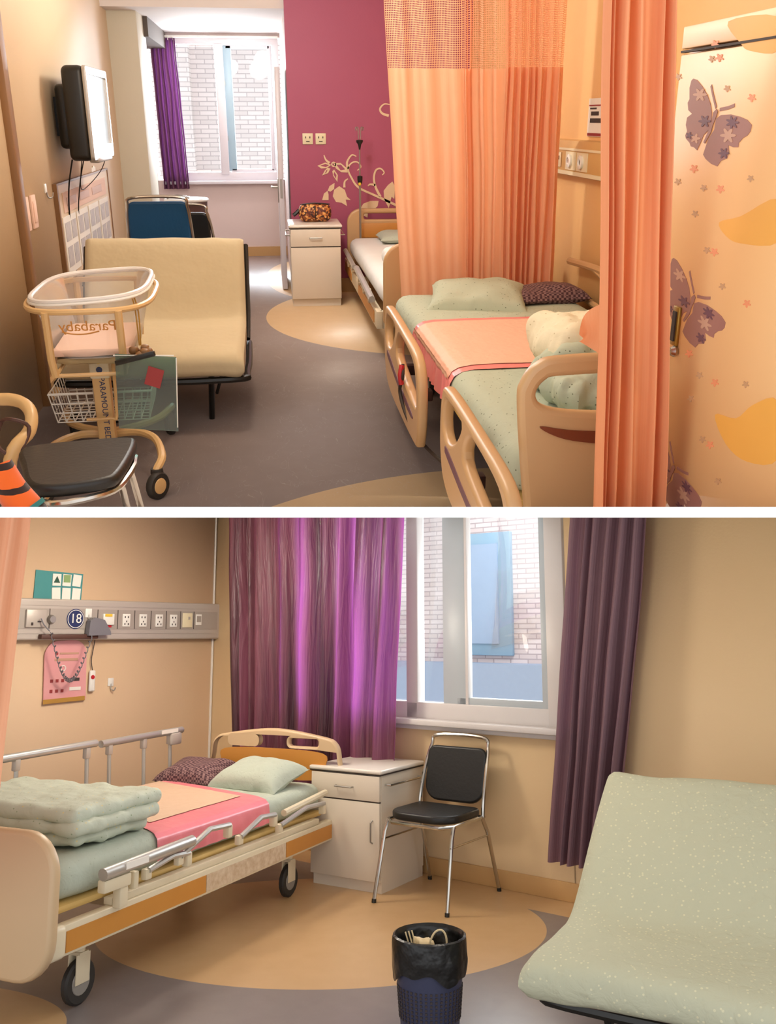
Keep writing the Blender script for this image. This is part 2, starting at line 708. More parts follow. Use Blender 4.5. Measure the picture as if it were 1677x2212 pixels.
def blotch(name, cols, scale=30, rough=.6):
    m, nt, p = nodes(name)
    v = N(nt, 'ShaderNodeTexVoronoi')
    v.inputs['Scale'].default_value = scale
    nt.links.new(coords(nt), v.inputs['Vector'])
    sp = N(nt, 'ShaderNodeSeparateColor')
    nt.links.new(v.outputs['Color'], sp.inputs[0])
    rp = N(nt, 'ShaderNodeValToRGB')
    rp.color_ramp.interpolation = 'CONSTANT'
    while len(rp.color_ramp.elements) < len(cols):
        rp.color_ramp.elements.new(.5)
    for i, c in enumerate(cols):
        rp.color_ramp.elements[i].position = i / len(cols)
        rp.color_ramp.elements[i].color = lin(c)
    nt.links.new(sp.outputs[0], rp.inputs[0])
    nt.links.new(rp.outputs[0], p.inputs['Base Color'])
    p.inputs['Roughness'].default_value = rough
    return m


def striped(name, c1, c2, axis, freq, duty=.3, warp=.4):
    m, nt, p = nodes(name)
    co = coords(nt)
    s = N(nt, 'ShaderNodeSeparateXYZ')
    nt.links.new(co, s.inputs[0])
    nz = N(nt, 'ShaderNodeTexNoise')
    nz.inputs['Scale'].default_value = 9
    nt.links.new(co, nz.inputs['Vector'])
    t = mathn(nt, 'ADD', mathn(nt, 'MULTIPLY', s.outputs[axis], freq), mathn(nt, 'MULTIPLY', nz.outputs[0], warp))
    f = mathn(nt, 'LESS_THAN', mathn(nt, 'FRACT', t), duty)
    nt.links.new(mixc(nt, f, lin(c1), lin(c2)), p.inputs['Base Color'])
    p.inputs['Roughness'].default_value = .9
    p.inputs['Sheen Weight'].default_value = .4
    return m


def light_mat(name, c, strength):
    m, nt, p = nodes(name)
    p.inputs['Base Color'].default_value = lin(c)
    p.inputs['Emission Color'].default_value = lin(c)
    p.inputs['Emission Strength'].default_value = strength
    return m


def satin(name, c1, c2, c3, tcol):
    """crinkled satin in uneven vertical bands, thin enough to glow with the light behind it"""
    m, nt, p = nodes(name)
    out = nt.nodes['Material Output']
    uv = coords(nt, 'UV')

    def nzz(sx, sy, det, dist):
        mp = N(nt, 'ShaderNodeMapping')
        mp.inputs['Scale'].default_value = (sx, sy, 1)
        nt.links.new(uv, mp.inputs[0])
        n_ = N(nt, 'ShaderNodeTexNoise')
        n_.inputs['Scale'].default_value = 1
        n_.inputs['Detail'].default_value = det
        n_.inputs['Distortion'].default_value = dist
        nt.links.new(mp.outputs[0], n_.inputs['Vector'])
        return n_.outputs[0]
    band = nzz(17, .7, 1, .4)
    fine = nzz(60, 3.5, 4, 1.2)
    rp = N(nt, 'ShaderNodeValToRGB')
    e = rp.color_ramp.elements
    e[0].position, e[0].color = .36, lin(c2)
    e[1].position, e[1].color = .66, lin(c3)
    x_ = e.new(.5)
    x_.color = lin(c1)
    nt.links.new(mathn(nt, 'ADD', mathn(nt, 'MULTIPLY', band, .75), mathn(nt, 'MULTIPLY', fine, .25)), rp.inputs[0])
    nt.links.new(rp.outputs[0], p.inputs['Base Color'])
    p.inputs['Roughness'].default_value = .42
    bp = N(nt, 'ShaderNodeBump')
    bp.inputs['Strength'].default_value = .7
    bp.inputs['Distance'].default_value = .025
    nt.links.new(fine, bp.inputs['Height'])
    nt.links.new(bp.outputs[0], p.inputs['Normal'])
    tr = N(nt, 'ShaderNodeBsdfTranslucent')
    nt.links.new(mixc(nt, mathn(nt, 'MULTIPLY', fine, .35), lin(tcol), lin(c3)), tr.inputs[0])
    mx = N(nt, 'ShaderNodeMixShader')
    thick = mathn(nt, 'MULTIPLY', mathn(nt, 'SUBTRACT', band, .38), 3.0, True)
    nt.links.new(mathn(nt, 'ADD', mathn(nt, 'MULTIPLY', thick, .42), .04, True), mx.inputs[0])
    nt.links.new(p.outputs[0], mx.inputs[1])
    nt.links.new(tr.outputs[0], mx.inputs[2])
    nt.links.new(mx.outputs[0], out.inputs[0])
    return m


M = dict(
    wallA=mat('tan_wall_paint', 'DCC4A4', .55, c2='D4BA98', nscale=1.5, bump=.05),
    pilaster=mat('pale_wall_paint', 'D6D0BC', .6, c2='CCC6B2', nscale=2),
    pinkwhite=mat('pink_white_paint', 'E8D6D0', .6, c2='DCC8C2', nscale=2),
    magenta=mat('raspberry_wall_paint', 'AA5270', .55, c2='A24A68', nscale=2, bump=.05),
    orangewall=mat('apricot_wall_paint', 'EDBE80', .55, c2='E6B474', nscale=1.5, bump=.05),
    ceil=mat('white_ceiling_paint', 'E6DEDA', .8),
    beamdark=mat('grey_beam_paint', '645A52', .8),
    tanbase=mat('tan_vinyl_baseboard', 'CDA26A', .45),
    brown=mat('brown_door_veneer', '8A6238', .5, c2='7A5430', nscale=3),
    floorA=vinyl('ward_vinyl_upper', ('9C8C86', '8E7E78'), ('DABA90', 'D0AE82'), ((1.25, 7.25, 1.3, 1.4), (.45, 9.2, .5, 1.25), (.9, 2.3, 1.5, 1.47)), rough=.36),
    floorB=vinyl('ward_vinyl_lower', ('867C78', '7A706C'), ('CDA87A', 'C29C6A'), ((-.33, 4.97, 1.12, .87), (-2.1, 3.7, .9, .5)), strip=(.623, .782, 4.55), rough=.32, scuff=.03),
    pvc=mat('window_white_plastic', 'E4E0E6', .35),
    alu=mat('blue_grey_sash', 'A8C4D2', .4),
    glass=thin_clear('window_glass', 'F6F9FA', .0, .02, .3),
    facadeA=facade('pale_brick_front', 'E8DCD8', 'D8CCC8', 'BDB2B0'),
    facadeB=facade('pale_brick_front_lower', 'E6D8D8', 'D6C4C2', 'B8A8AA', .22, .055),
    ledge=mat('blue_grey_render', '9FAEC6', .8, nscale=20),
    bluewin=mat('blue_window_surround', '8FB0C8', .6),
    paneblue=mat('dark_blue_pane', '9DB2CE', .15),
    orange=drape('orange_curtain_cloth', 'FACAA6', 'F6BC94', .45, (.634, 110, 190), crinkle=.06),
    orangeR=drape('orange_curtain_cloth_near', 'F4B488', 'EEA472', .3, crinkle=.06),
    peach=drape('peach_curtain_cloth', 'F2BE9C', 'EBB08C', .35),
    purple=drape('purple_curtain_cloth', '70485A', '5C3A4A', .07, None, .55, 'B860BC', .4),
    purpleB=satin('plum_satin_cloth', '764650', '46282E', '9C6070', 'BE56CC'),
    taupe=drape('taupe_curtain_cloth', '90727A', '7A6068', .2, None, .55, 'A06A90', .3),
    bedplast=mat('beige_bed_plastic', 'C8A274', .38, c2='C29A6C', nscale=2),
    bedplastB=mat('beige_bed_plastic_lower', 'CDB08A', .4, c2='C6A882', nscale=2),
    maroon=mat('maroon_insert', '7A3A1E', .4),
    wood=mat('orange_wood_insert', 'C98A3C', .45, c2='BD7C30', nscale=5),
    ivory=mat('ivory_steel', 'E0D2B4', .4),
    board=mat('bed_deck_board', 'D8B46C', .5),
    sheet=dotted('pale_green_sheet', 'B4BCA6', '6E7460', 42, .13),
    sheetB=dotted('sage_sheet', 'B4BCAC', 'A2AA96', 46, .12),
    sheetW=mat('white_sheet', 'E8E8E4', .85, bump=.3, bscale=12),
    quiltB=dotted('sage_quilt_cotton', 'BEC4B2', 'D8C88A', 40, .14, '98A488'),
    quiltA=dotted('cream_quilt_cotton', 'E2D8BA', 'BCAE88', 40, .13),
    sofaA=mat('beige_sofa_cover', 'C4B492', .9, c2='BAA886', nscale=3, bump=.35, bscale=16),
    sofaB=dotted('sage_sofa_cover', 'BCBCA2', 'D2CEAE', 48, .2, wr=.6),
    pad=mat('peach_pad_quilting', 'E8BCA0', .6, c2='E0B094', nscale=30, bump=.3, bscale=40),
    padpink=mat('pink_pad_plastic', 'F0908C', .35, c2='E6827E', nscale=8, bump=.3, bscale=18),
    padB=mat('beige_pad_quilting', 'D4B498', .7, c2='CAA88C', nscale=30, bump=.3, bscale=40),
    padBpink=mat('rose_pad_plastic', 'EC8890', .35, c2='E27C86', nscale=8, bump=.3, bscale=18),
    check=checked('purple_check_cotton', '4A2E34', '8A6A68', 75),
    black=mat('black_plastic', '16140F', .4),
    vinylb=mat('black_seat_vinyl', '1A1917', .42, bump=.1),
    blue=mat('blue_seat_vinyl', '0F4C78', .5, bump=.1),
    chrome=mat('chrome_tube', 'C8C4BC', .18, 1.),
    steel=mat('grey_steel', 'A8A49E', .35, .8),
    silver=mat('silver_rail', 'BDBAB4', .35, .55),
    white=mat('white_plastic', 'EDEAE2', .4),
    cream=mat('cream_plastic', 'E8DCB8', .45),
    cab=mat('cream_laminate', 'DED2C0', .45, c2='D8CAB6', nscale=2),
    cabtop=mat('pale_laminate_top', 'E4DCD0', .3),
    fadedphoto=mat('faded_photo_print', '9C98A0', .6, c2='C4BCB8', nscale=25, namt=1.),
    gap=mat('dark_seam', '3A2E26', .7),
    crib=mat('tan_enamel_tube', 'D9B27A', .35),
    clear=thin_clear('clear_plastic_tub', 'F6F4F2', .2, .2, .8, .14),
    milky=mat('milky_plastic_rim', 'F2EEEA', .25, alpha=.75),
    teal=thin_clear('teal_plastic_sheet', 'A8C8C0', .16, .2, .6, .06),
    dkbrown=mat('dark_brown_drum', '54342A', .6),
    bag=blotch('patterned_bag_cloth', ('3A1A12', '8A4A20', 'C8803C', '5A2416', 'E0A864'), 70),
    mural=mat('cream_mural_paint', 'E8CDA8', .7),
    plush=striped('striped_orange_plush', 'E8661C', '2A140C', 2, 17., .28, .5),
    tealtrim=mat('teal_band', '2E7E7E', .8),
    unitA=mat('beige_wall_unit', 'D2A86A', .5),
    unitB=mat('grey_wall_unit', 'BCB2A8', .4, .15),
    navy=mat('navy_enamel', '24305E', .4),
    red=mat('red_plastic', 'C0242A', .4),
    yellow=mat('yellow_label', 'E8C23A', .6),
    pinkcard=mat('pink_card', 'DE9296', .5, c2='E4B0AC', nscale=6),
    tealcard=mat('teal_card', '3E8C8C', .6),
    greencard=mat('green_print', '86A468', .6),
    dkgreen=mat('dark_green_print', '1E4A38', .6),
    gold=mat('gold_print', 'B88A3A', .6),
    ink=mat('dark_ink', '403634', .8),
    redink=mat('maroon_ink', '9A3A3A', .8),
    greyp=mat('grey_phone_plastic', '76747A', .45),
    paper=mat('white_paper', 'EEE8DE', .8),
    pinkpaper=mat('pink_paper', 'E8C4B0', .8),
    tvglass=mat('tv_glass', 'B8BEC2', .03, spec=1.),
    wardrobe=mat('peach_wardrobe_laminate', 'F2C492', .42, c2='F2C080', nscale=1.2, namt=1.),
    moth1=mat('mauve_print', 'A07064', .5),
    moth2=mat('plum_print', '6E4650', .5),
    moth3=mat('rose_print', 'C69A80', .5),
    flower=mat('taupe_flower_print', 'C89C72', .5),
    flower2=mat('coral_flower_print', 'EE9A6C', .5),
    patch=mat('yellow_leaf_print', 'F0B050', .5),
    brass=mat('brass_lock', 'A8843C', .35, .8),
    bin=mat('navy_bin_plastic', '3A3E58', .45),
    liner=mat('black_bin_liner', '141312', .3, bump=.5, bscale=25),
    rubber=mat('dark_rubber', '2A2622', .6),
    greywheel=mat('grey_wheel', '8E8880', .5),
    lampw=light_mat('lamp_glow', 'FFF6EA', 3.0),
    slab=mat('white_slab_plaster', 'F6F4F2', .7),
    khaki=mat('khaki_blanket', 'A8926A', .9, bump=.4, bscale=20),
    wallB=mat('tan_wall_paint_lower', 'E0C49A', .6, c2='D8BA8C', nscale=1.5, bump=.05),
    wallB2=mat('tan_side_wall_paint', 'DCBE9C', .6, c2='D4B490', nscale=1.5, bump=.05),
    wallB3=mat('yellow_wall_paint', 'DDB878', .6, c2='D6AE6C', nscale=1.5, bump=.05),
    pvcB=mat('grey_white_plastic', 'D6D0CC', .4),
    sashB=mat('grey_sash', 'B4BCC0', .4),
    unitB2=mat('grey_fascia', 'ACA298', .4, .1),
    worn=mat('worn_pale_panel', 'E6D8C0', .5, c2='B89A78', nscale=40, namt=.8),
    strawc=mat('straw_litter', 'E0C89A', .7),
)

# ------------------------------------------------------------------ the slab between the two wards
fw = -CAM.col[2].to_3d()
cup = CAM.col[1].to_3d()
crt = CAM.col[0].to_3d()
eye = CAM.translation


def row_normal(r):
    return (cup * FPX - fw * (PPY - r)).normalized()


sd = (fw * FPX + cup * (PPY - 1106.5)).normalized()
sn = row_normal(1106.5)
g = G().box((0, 0, 0), (9.0, 7.0, 23 / FPX * 1.75))
g.move(Matrix.Translation(eye + sd * (1.75 + 3.5)) @ Matrix((crt, sd, sn)).transposed().to_4x4())
o = struct('floor_slab', g, M['slab'], label='white floor slab between the upper and the lower ward')
MESHES['A'].remove(o)

# ------------------------------------------------------------------ upper ward: shell
struct('floor', G().box((.1, 6.5, -.03), (3.6, 9.6, .06)), M['floorA'])
struct('wall_left', G().box((-1.3, 5.4, 1.3), (.1, 6.6, 2.6)), M['wallA'])
struct('wall_pilaster', G().box((-1.18, 9.0, 1.3), (.34, .6, 2.6), bev=.006), M['pilaster'])
struct('wall_alcove', G().box((-1.62, 10.0, 1.3), (.1, 1.9, 2.6)), M['pinkwhite'])
g = G().box((-.72, 10.9, .41), (1.9, .2, .82)).box((-.72, 10.9, 2.42), (1.9, .2, .36)).box((-1.42, 10.9, 1.5), (.5, .2, 1.6))
struct('wall_window', g, M['pinkwhite'])
struct('wall_return', G().box((.245, 9.6, 1.3), (.09, 2.4, 2.6)), M['pinkwhite'])
struct('wall_back', G().box((1.0, 8.4, 1.3), (1.6, .1, 2.6)), M['magenta'])
struct('wall_right', G().box((1.8, 4.9, 1.3), (.1, 7.0, 2.6)), M['orangewall'])
struct('ceiling', G().box((.25, 5.0, 2.65), (3.2, 6.8, .1)), M['ceil'])
struct('ceiling_alcove', G().box((-.7, 9.65, 2.33), (1.95, 2.5, .1)), M['ceil'])
struct('trim_1', G().box((-1.15, 9.95, 2.2), (.36, 1.6, .16)), M['beamdark'], label='grey beam box under the alcove ceiling')
struct('baseboard_window', G().box((-.7, 10.785, .05), (1.85, .03, .1)), M['tanbase'])
struct('baseboard_back', G().box((.99, 8.335, .06), (1.6, .03, .12)), M['tanbase'])
struct('baseboard_left', G().box((-1.235, 6.9, .05), (.03, 3.6, .1)), M['tanbase'])
struct('trim_3', G().box((-1.235, 5.03, 1.15), (.04, .09, 2.3), bev=.005), M['brown'], label='brown wooden door jamb on the left wall')

# window of the upper ward
W1 = struct('window_1', G().box((-.46, 10.8, .86), (1.28, .09, .09), bev=.008).box((-.46, 10.8, 2.21), (1.28, .09, .08), bev=.008)
            .box((-1.07, 10.8, 1.53), (.07, .09, 1.3), bev=.008).box((.145, 10.8, 1.53), (.07, .09, 1.3), bev=.008)
            .box((-.44, 10.79, 1.53), (.09, .1, 1.3), bev=.008), M['pvc'])
struct('sash', G().box((.085, 10.81, 1.54), (.04, .05, 1.25), bev=.005).box((-.14, 10.81, .92), (.46, .05, .035), bev=.005)
       .box((-.14, 10.81, 2.15), (.46, .05, .035), bev=.005), M['pvc'], W1)
struct('sash_stile', G().box((-.355, 10.81, 1.54), (.085, .05, 1.25), bev=.005), M['alu'], W1)
struct('pane', G().box((-.14, 10.82, 1.54), (.46, .006, 1.22)), M['glass'], W1)
struct('pane', G().box((-.76, 10.82, 1.54), (.56, .006, 1.22)), M['glass'], W1)
struct('window_sill', G().box((-.46, 10.76, .80), (1.3, .16, .035), bev=.008), M['pvc'], W1)
struct('hinge', G().box((-.395, 10.775, 1.8), (.012, .012, .05)).box((-.395, 10.775, 1.25), (.012, .012, .05)), M['steel'], W1)
o = solo('ceiling_light', G().lathe([(.0, -.02), (.12, -.02), (.13, -.008), (.13, 0)], 28, (-.34, 9.95, 2.28)), M['lampw'], 'small round glowing ceiling light above the window alcove', 'ceiling light')

# brick building outside the upper window
solo('brick_building', G().box((-.2, 15.5, 1.0), (5.2, .3, 3.0)).box((-1.5, 15.2, 1.9), (.9, .5, 4.2)), M['facadeA'], 'pale brick building outside the upper window', 'building')

# ------------------------------------------------------------------ door leaf in the return wall
D = struct('door_2', G().box((.125, 8.86, .93), (.045, .78, 1.84), bev=.004), M['pvc'], label='grey door leaf standing open, seen edge on')
struct('lock_plate', G().box((.125, 8.467, .88), (.022, .006, .16)), M['steel'], D)
struct('handle', G().tube([(.10, 8.52, .89), (.05, 8.52, .89), (.045, 8.6, .89)], .009, 8), M['steel'], D)
struct('key_plate', G().box((.098, 8.52, .86), (.008, .04, .2), bev=.003), M['steel'], D)

# ------------------------------------------------------------------ mural on the raspberry wall
mur = thing('wall_mural', 'cream flower and vine painted on the raspberry wall', 'mural', (0, 8.346, 0))


def wallpt(px, py):
    """picture point -> (x, z) on the raspberry wall"""
    d = fw * FPX + crt * (px - PPX) + cup * (PPY - py)
    p = eye + d * ((8.35 - eye.y) / d.y)
    return (p.x, p.z)


def mural_part(name, loops):
    me = curve_mesh([[(a, b) for a, b in lp] for lp in loops], .0025)
    return link(name, G().mesh(me, XZ), M['mural'], mur)


def stroke(pts, wd, taper=True):
    """a vine stroke as an outline polygon"""
    P = []
    n = len(pts)
    for i in range(n - 1):
        p0, p1, p2, p3 = (Vector(pts[max(0, min(n - 1, i + j))]) for j in (-1, 0, 1, 2))
        for a in range(6):
            t = a / 6
            P.append(.5 * ((2 * p1) + (p2 - p0) * t + (2 * p0 - 5 * p1 + 4 * p2 - p3) * t * t + (3 * p1 - p0 - 3 * p2 + p3) * t ** 3))
    P.append(Vector(pts[-1]))
    L, Rr = [], []
    for i, p in enumerate(P):
        t = (P[min(i + 1, len(P) - 1)] - P[max(i - 1, 0)]).normalized()
        nn = Vector((-t.y, t.x))
        k = wd * ((.35 + .65 * i / len(P)) if taper else 1)
        L.append(p + nn * k)
        Rr.append(p - nn * k)
    return [tuple(v) for v in L + Rr[::-1]]


def W_(pts):
    return [wallpt(*p) for p in pts]


for pts in ([(878, 455), (845, 438), (810, 422), (775, 405), (760, 385), (752, 365), (760, 352), (772, 350), (780, 360), (772, 368)],
            [(822, 425), (812, 405), (808, 385), (812, 368), (822, 364), (830, 372), (826, 378)],
            [(744, 405), (745, 392), (752, 386)], [(840, 250), (826, 245), (821, 235), (830, 225), (842, 226)],
            [(712, 352), (704, 345), (700, 335)], [(752, 365), (750, 350), (760, 335), (770, 338)], [(811, 400), (800, 398), (795, 402)]):
    mural_part('vine', [stroke(W_(pts)[::-1], .011)])
for out, inn in (
        ([(686, 358), (703, 351), (716, 356), (706, 363), (694, 364)], [(692, 358), (703, 354), (711, 357), (704, 361)]),
        ([(720, 352), (736, 352), (748, 362), (753, 373), (738, 372), (726, 364)], [(727, 356), (737, 356), (746, 366), (736, 368)]),
        ([(714, 364), (709, 374), (696, 379), (702, 368), (708, 362)], [(708, 366), (705, 373), (702, 375), (705, 368)]),
        ([(722, 366), (730, 378), (729, 393), (720, 380), (718, 370)], [(722, 371), (727, 378), (726, 386), (721, 377)])):
    mural_part('petal', [W_(out), W_(inn)])
ctr = wallpt(721, 355)
mural_part('flower_eye', [[(ctr[0] + .022 * math.cos(a * .5236), ctr[1] + .022 * math.sin(a * .5236)) for a in range(12)], [(ctr[0] + .011 * math.cos(a * .5236), ctr[1] + .011 * math.sin(a * .5236)) for a in range(12)]])
for lf in ([(733, 402), (745, 410), (750, 425), (758, 432), (747, 431), (750, 445), (738, 438), (726, 436), (719, 424), (722, 410)],
           [(723, 395), (722, 408), (714, 414), (708, 412), (712, 402)], [(708, 412), (710, 420), (710, 432), (696, 432), (700, 418)],
           [(778, 452), (785, 440), (800, 434), (818, 434), (816, 445), (806, 455), (795, 460), (794, 470), (786, 466)],
           [(848, 392), (853, 402), (852, 430), (846, 425), (840, 450), (830, 430), (829, 412), (838, 400)],
           [(858, 400), (868, 420), (866, 445), (858, 430)]):
    mural_part('leaf', [W_(lf)])


def socket_plate(name, c, w_, h_, m, label, grp, ax='y', holes=True):
    t = thing(name, label, 'socket', c, 0, grp)
    if ax == 'y':
        link('plate', G().box((0, 0, 0), (w_, .012, h_), bev=.003), m, t)
        if holes:
            for sx, sz, sw, sh_ in ((-.018, .012, .008, .016), (.018, .012, .008, .016), (0, -.02, .03, .006)):
                link('slot', G().box((sx, -.007, sz), (sw, .003, sh_)), M['ink'], t)
    return t


a, b = wallpt(665, 300)
socket_plate('wall_socket', (a, 8.344, b), .088, .088, M['cream'], 'cream wall socket near the left end of the raspberry wall', 'sockets on the raspberry wall')
a, b = wallpt(693, 300)
socket_plate('wall_socket', (a, 8.344, b), .088, .088, M['cream'], 'cream wall socket nearer the painted flower', 'sockets on the raspberry wall')

# ------------------------------------------------------------------ builders shared by both wards
def stack_chair(name, label, loc, rz, pad, w_=.42, seat_z=.45, top=.84, d_=.40, back_bot=.52, grp=None, lean=.10, gap=.055):
    """tubular stacking chair; local +y is towards the back"""
    t = thing(name, label, 'chair', loc, rz, grp)
    hw = w_ / 2
    me = curve_mesh([rounded(w_, d_, (.06, .06, .13, .13), 6)], .022, .014)
    link('seat', G().mesh(me, Matrix.Translation((0, 0, seat_z))), pad, t)
    yb = d_ / 2 + .01
    bh = top - gap - back_bot
    me = curve_mesh([rounded(w_ * .93, bh, (.05, .05, .09, .09), 6)], .016, .012)
    tilt = Matrix.Translation((0, yb + lean * .55, (back_bot + top - gap) / 2)) @ Matrix.Rotation(-math.atan(lean / bh * .6), 4, 'X')
    link('backrest', G().mesh(me, tilt @ XZ), pad, t)
    loop = [(-hw, yb - .01, seat_z - .03), (-hw, yb, seat_z + .06), (-hw * .97, yb + lean * .5, (seat_z + top) / 2 + .02), (-hw * .9, yb + lean, top - .06), (-hw * .72, yb + lean + .01, top),
            (hw * .72, yb + lean + .01, top), (hw * .9, yb + lean, top - .06), (hw * .97, yb + lean * .5, (seat_z + top) / 2 + .02), (hw, yb, seat_z + .06), (hw, yb - .01, seat_z - .03)]
    link('back_frame', G().tube(loop, .011, 8, smooth=5), M['chrome'], t)
    link('seat_frame', G().tube([(-hw, -d_ / 2 + .05, seat_z - .03), (-hw + .06, -d_ / 2 - .005, seat_z - .035), (hw - .06, -d_ / 2 - .005, seat_z - .035), (hw, -d_ / 2 + .05, seat_z - .03), (hw, yb, seat_z - .03), (-hw, yb, seat_z - .03)], .010, 8, closed=True), M['chrome'], t)
    for sx in (-1, 1):
        lf_ = link('leg', G().tube([(sx * hw, -d_ / 2 + .05, seat_z - .03), (sx * (hw + .005), -d_ / 2 + .02, seat_z - .09), (sx * (hw + .02), -d_ / 2 - .06, .015)], .011, 8), M['chrome'], t)
        link('foot', G().tube([(sx * (hw + .02), -d_ / 2 - .06, .02), (sx * (hw + .02), -d_ / 2 - .062, 0)], .013, 8), M['black'], lf_)
        lb = link('leg', G().tube([(sx * hw, yb - .02, seat_z - .03), (sx * (hw + .008), yb + .03, seat_z - .12), (sx * (hw + .02), yb + .13, .015)], .011, 8), M['chrome'], t)
        link('foot', G().tube([(sx * (hw + .02), yb + .13, .02), (sx * (hw + .02), yb + .132, 0)], .013, 8), M['black'], lb)
        link('stretcher', G().tube([(sx * (hw + .008), -d_ / 2 + .0, seat_z - .13), (sx * (hw + .01), yb + .04, seat_z - .13)], .005, 6), M['chrome'], t)
    return t


def bedside_cabinet(label, loc, rz, w_, d_, h_, door_handle=True, rails=(1,)):
    """local: front face at y=0, facing -y, x from 0 to w_"""
    t = thing('bedside_cabinet', label, 'cabinet', loc, rz)
    link('body', G().box((w_ / 2, d_ / 2 + .006, .06 + (h_ - .09) / 2), (w_, d_ - .012, h_ - .09)), M['cab'], t)
    link('plinth', G().box((w_ / 2, d_ / 2 + .01, .03), (w_ - .01, d_ - .02, .06)), M['cab'], t)
    link('worktop', G().box((w_ / 2, d_ / 2 - .005, h_ - .012), (w_ + .025, d_ + .025, .024), bev=.010, seg=3), M['cabtop'], t)
    link('edge_seam', G().box((w_ / 2, d_ / 2 - .002, h_ - .027), (w_ + .018, d_ + .018, .006)), M['gap'], t)
    zs = h_ * .735
    dr = link('drawer', G().box((w_ / 2, 0, (zs + .004 + h_ - .035) / 2), (w_ - .006, .02, h_ - .035 - zs - .004), bev=.002), M['cab'], t)
    zc = (zs + h_ - .03) / 2
    link('handle', G().tube([(w_ * .38, -.01, zc), (w_ * .38, -.03, zc), (w_ * .62, -.03, zc), (w_ * .62, -.01, zc)], .005, 6), M['steel'], dr)
    link('drawer_gap', G().box((w_ / 2, -.001, zs), (w_ - .004, .012, .007)), M['gap'], t)
    do = link('door', G().box((w_ / 2, 0, (.065 + zs - .004) / 2), (w_ - .006, .02, zs - .069), bev=.002), M['cab'], t)
    if door_handle:
        x = w_ * .9
        link('handle', G().tube([(x, -.01, zs * .55), (x, -.03, zs * .57), (x, -.03, zs * .78), (x, -.01, zs * .8)], .005, 6), M['steel'], do)
    for sx in rails:
        x = w_ if sx > 0 else 0
        link('towel_rail', G().tube([(x, d_ * .1, h_ - .085), (x + sx * .035, d_ * .1, h_ - .085), (x + sx * .035, d_ * .88, h_ - .085), (x, d_ * .88, h_ - .085)], .006, 6), M['chrome'], t)
    return t


def iv_pole(label, loc, h_, clamp_z, hooks=True, base_z=0.):
    t = thing('iv_pole', label, 'iv pole', loc)
    link('pole', G().tube([(0, 0, base_z), (0, 0, clamp_z)], .009, 8).tube([(0, 0, clamp_z), (0, 0, h_ - .1)], .006, 8), M['steel'], t)
    c = link('clamp', G().lathe([(.008, -.035), (.017, -.03), (.022, .0), (.022, .03), (.008, .035)], 12, (0, 0, clamp_z)), M['black'], t)
    link('clamp_button', G().lathe([(.0, -.012), (.012, -.01), (.012, .01), (0, .012)], 8, (-.004, -.022, clamp_z - .03)), M['yellow'], c)
    if hooks:
        link('hook_collar', G().lathe([(.006, -.09), (.014, -.05), (.028, -.03), (.028, -.015), (.006, -.012)], 12, (0, 0, h_ - .06)), M['black'], t)
        for k in range(4):
            a = R(90 * k + 30)
            ca, sa = math.cos(a), math.sin(a)
            link('hook', G().tube([(ca * .012, sa * .012, h_ - .07), (ca * .014, sa * .014, h_ - .01), (ca * .02, sa * .02, h_ + .02), (ca * .035, sa * .035, h_ + .025), (ca * .042, sa * .042, h_ + .01), (ca * .035, sa * .035, h_ - .002)], .003, 5, smooth=3), M['steel'], t)
    return t


def caster(parent, c, r, tyre, hub, axis='x', fork=None, turn=0.):
    ax = Matrix.Rotation(turn, 4, 'Z') @ (Matrix.Rotation(R(90), 4, 'Y') if axis == 'x' else Matrix.Rotation(R(90), 4, 'X'))
    w1 = link('wheel', G().lathe([(r * .55, -.014), (r * .9, -.016), (r, -.009), (r, .009), (r * .9, .016), (r * .55, .014)], 22, c, ax), tyre, parent)
    link('hub', G().lathe([(.0, -.019), (r * .55, -.017), (r * .6, -.012), (r * .6, .012), (r * .55, .017), (.0, .019)], 18, c, ax), hub, w1)
    if fork:
        x, y, z = c
        off = .02 if axis == 'x' else 0
        offy = 0 if axis == 'x' else .02
        gg = G()
        for s_ in (-1, 1):
            gg.box((x + s_ * off, y + s_ * offy, z + r * .6), (.006 if axis == 'x' else r * .9, r * .9 if axis == 'x' else .006, r * 1.3), bev=.002)
        gg.box((x, y, z + r * 1.25), (.05, .05, .012)).tube([(x, y, z + r * 1.25), (x, y, z + r * 1.25 + .05)], .012, 8)
        link('fork', gg, fork, parent)
    return w1


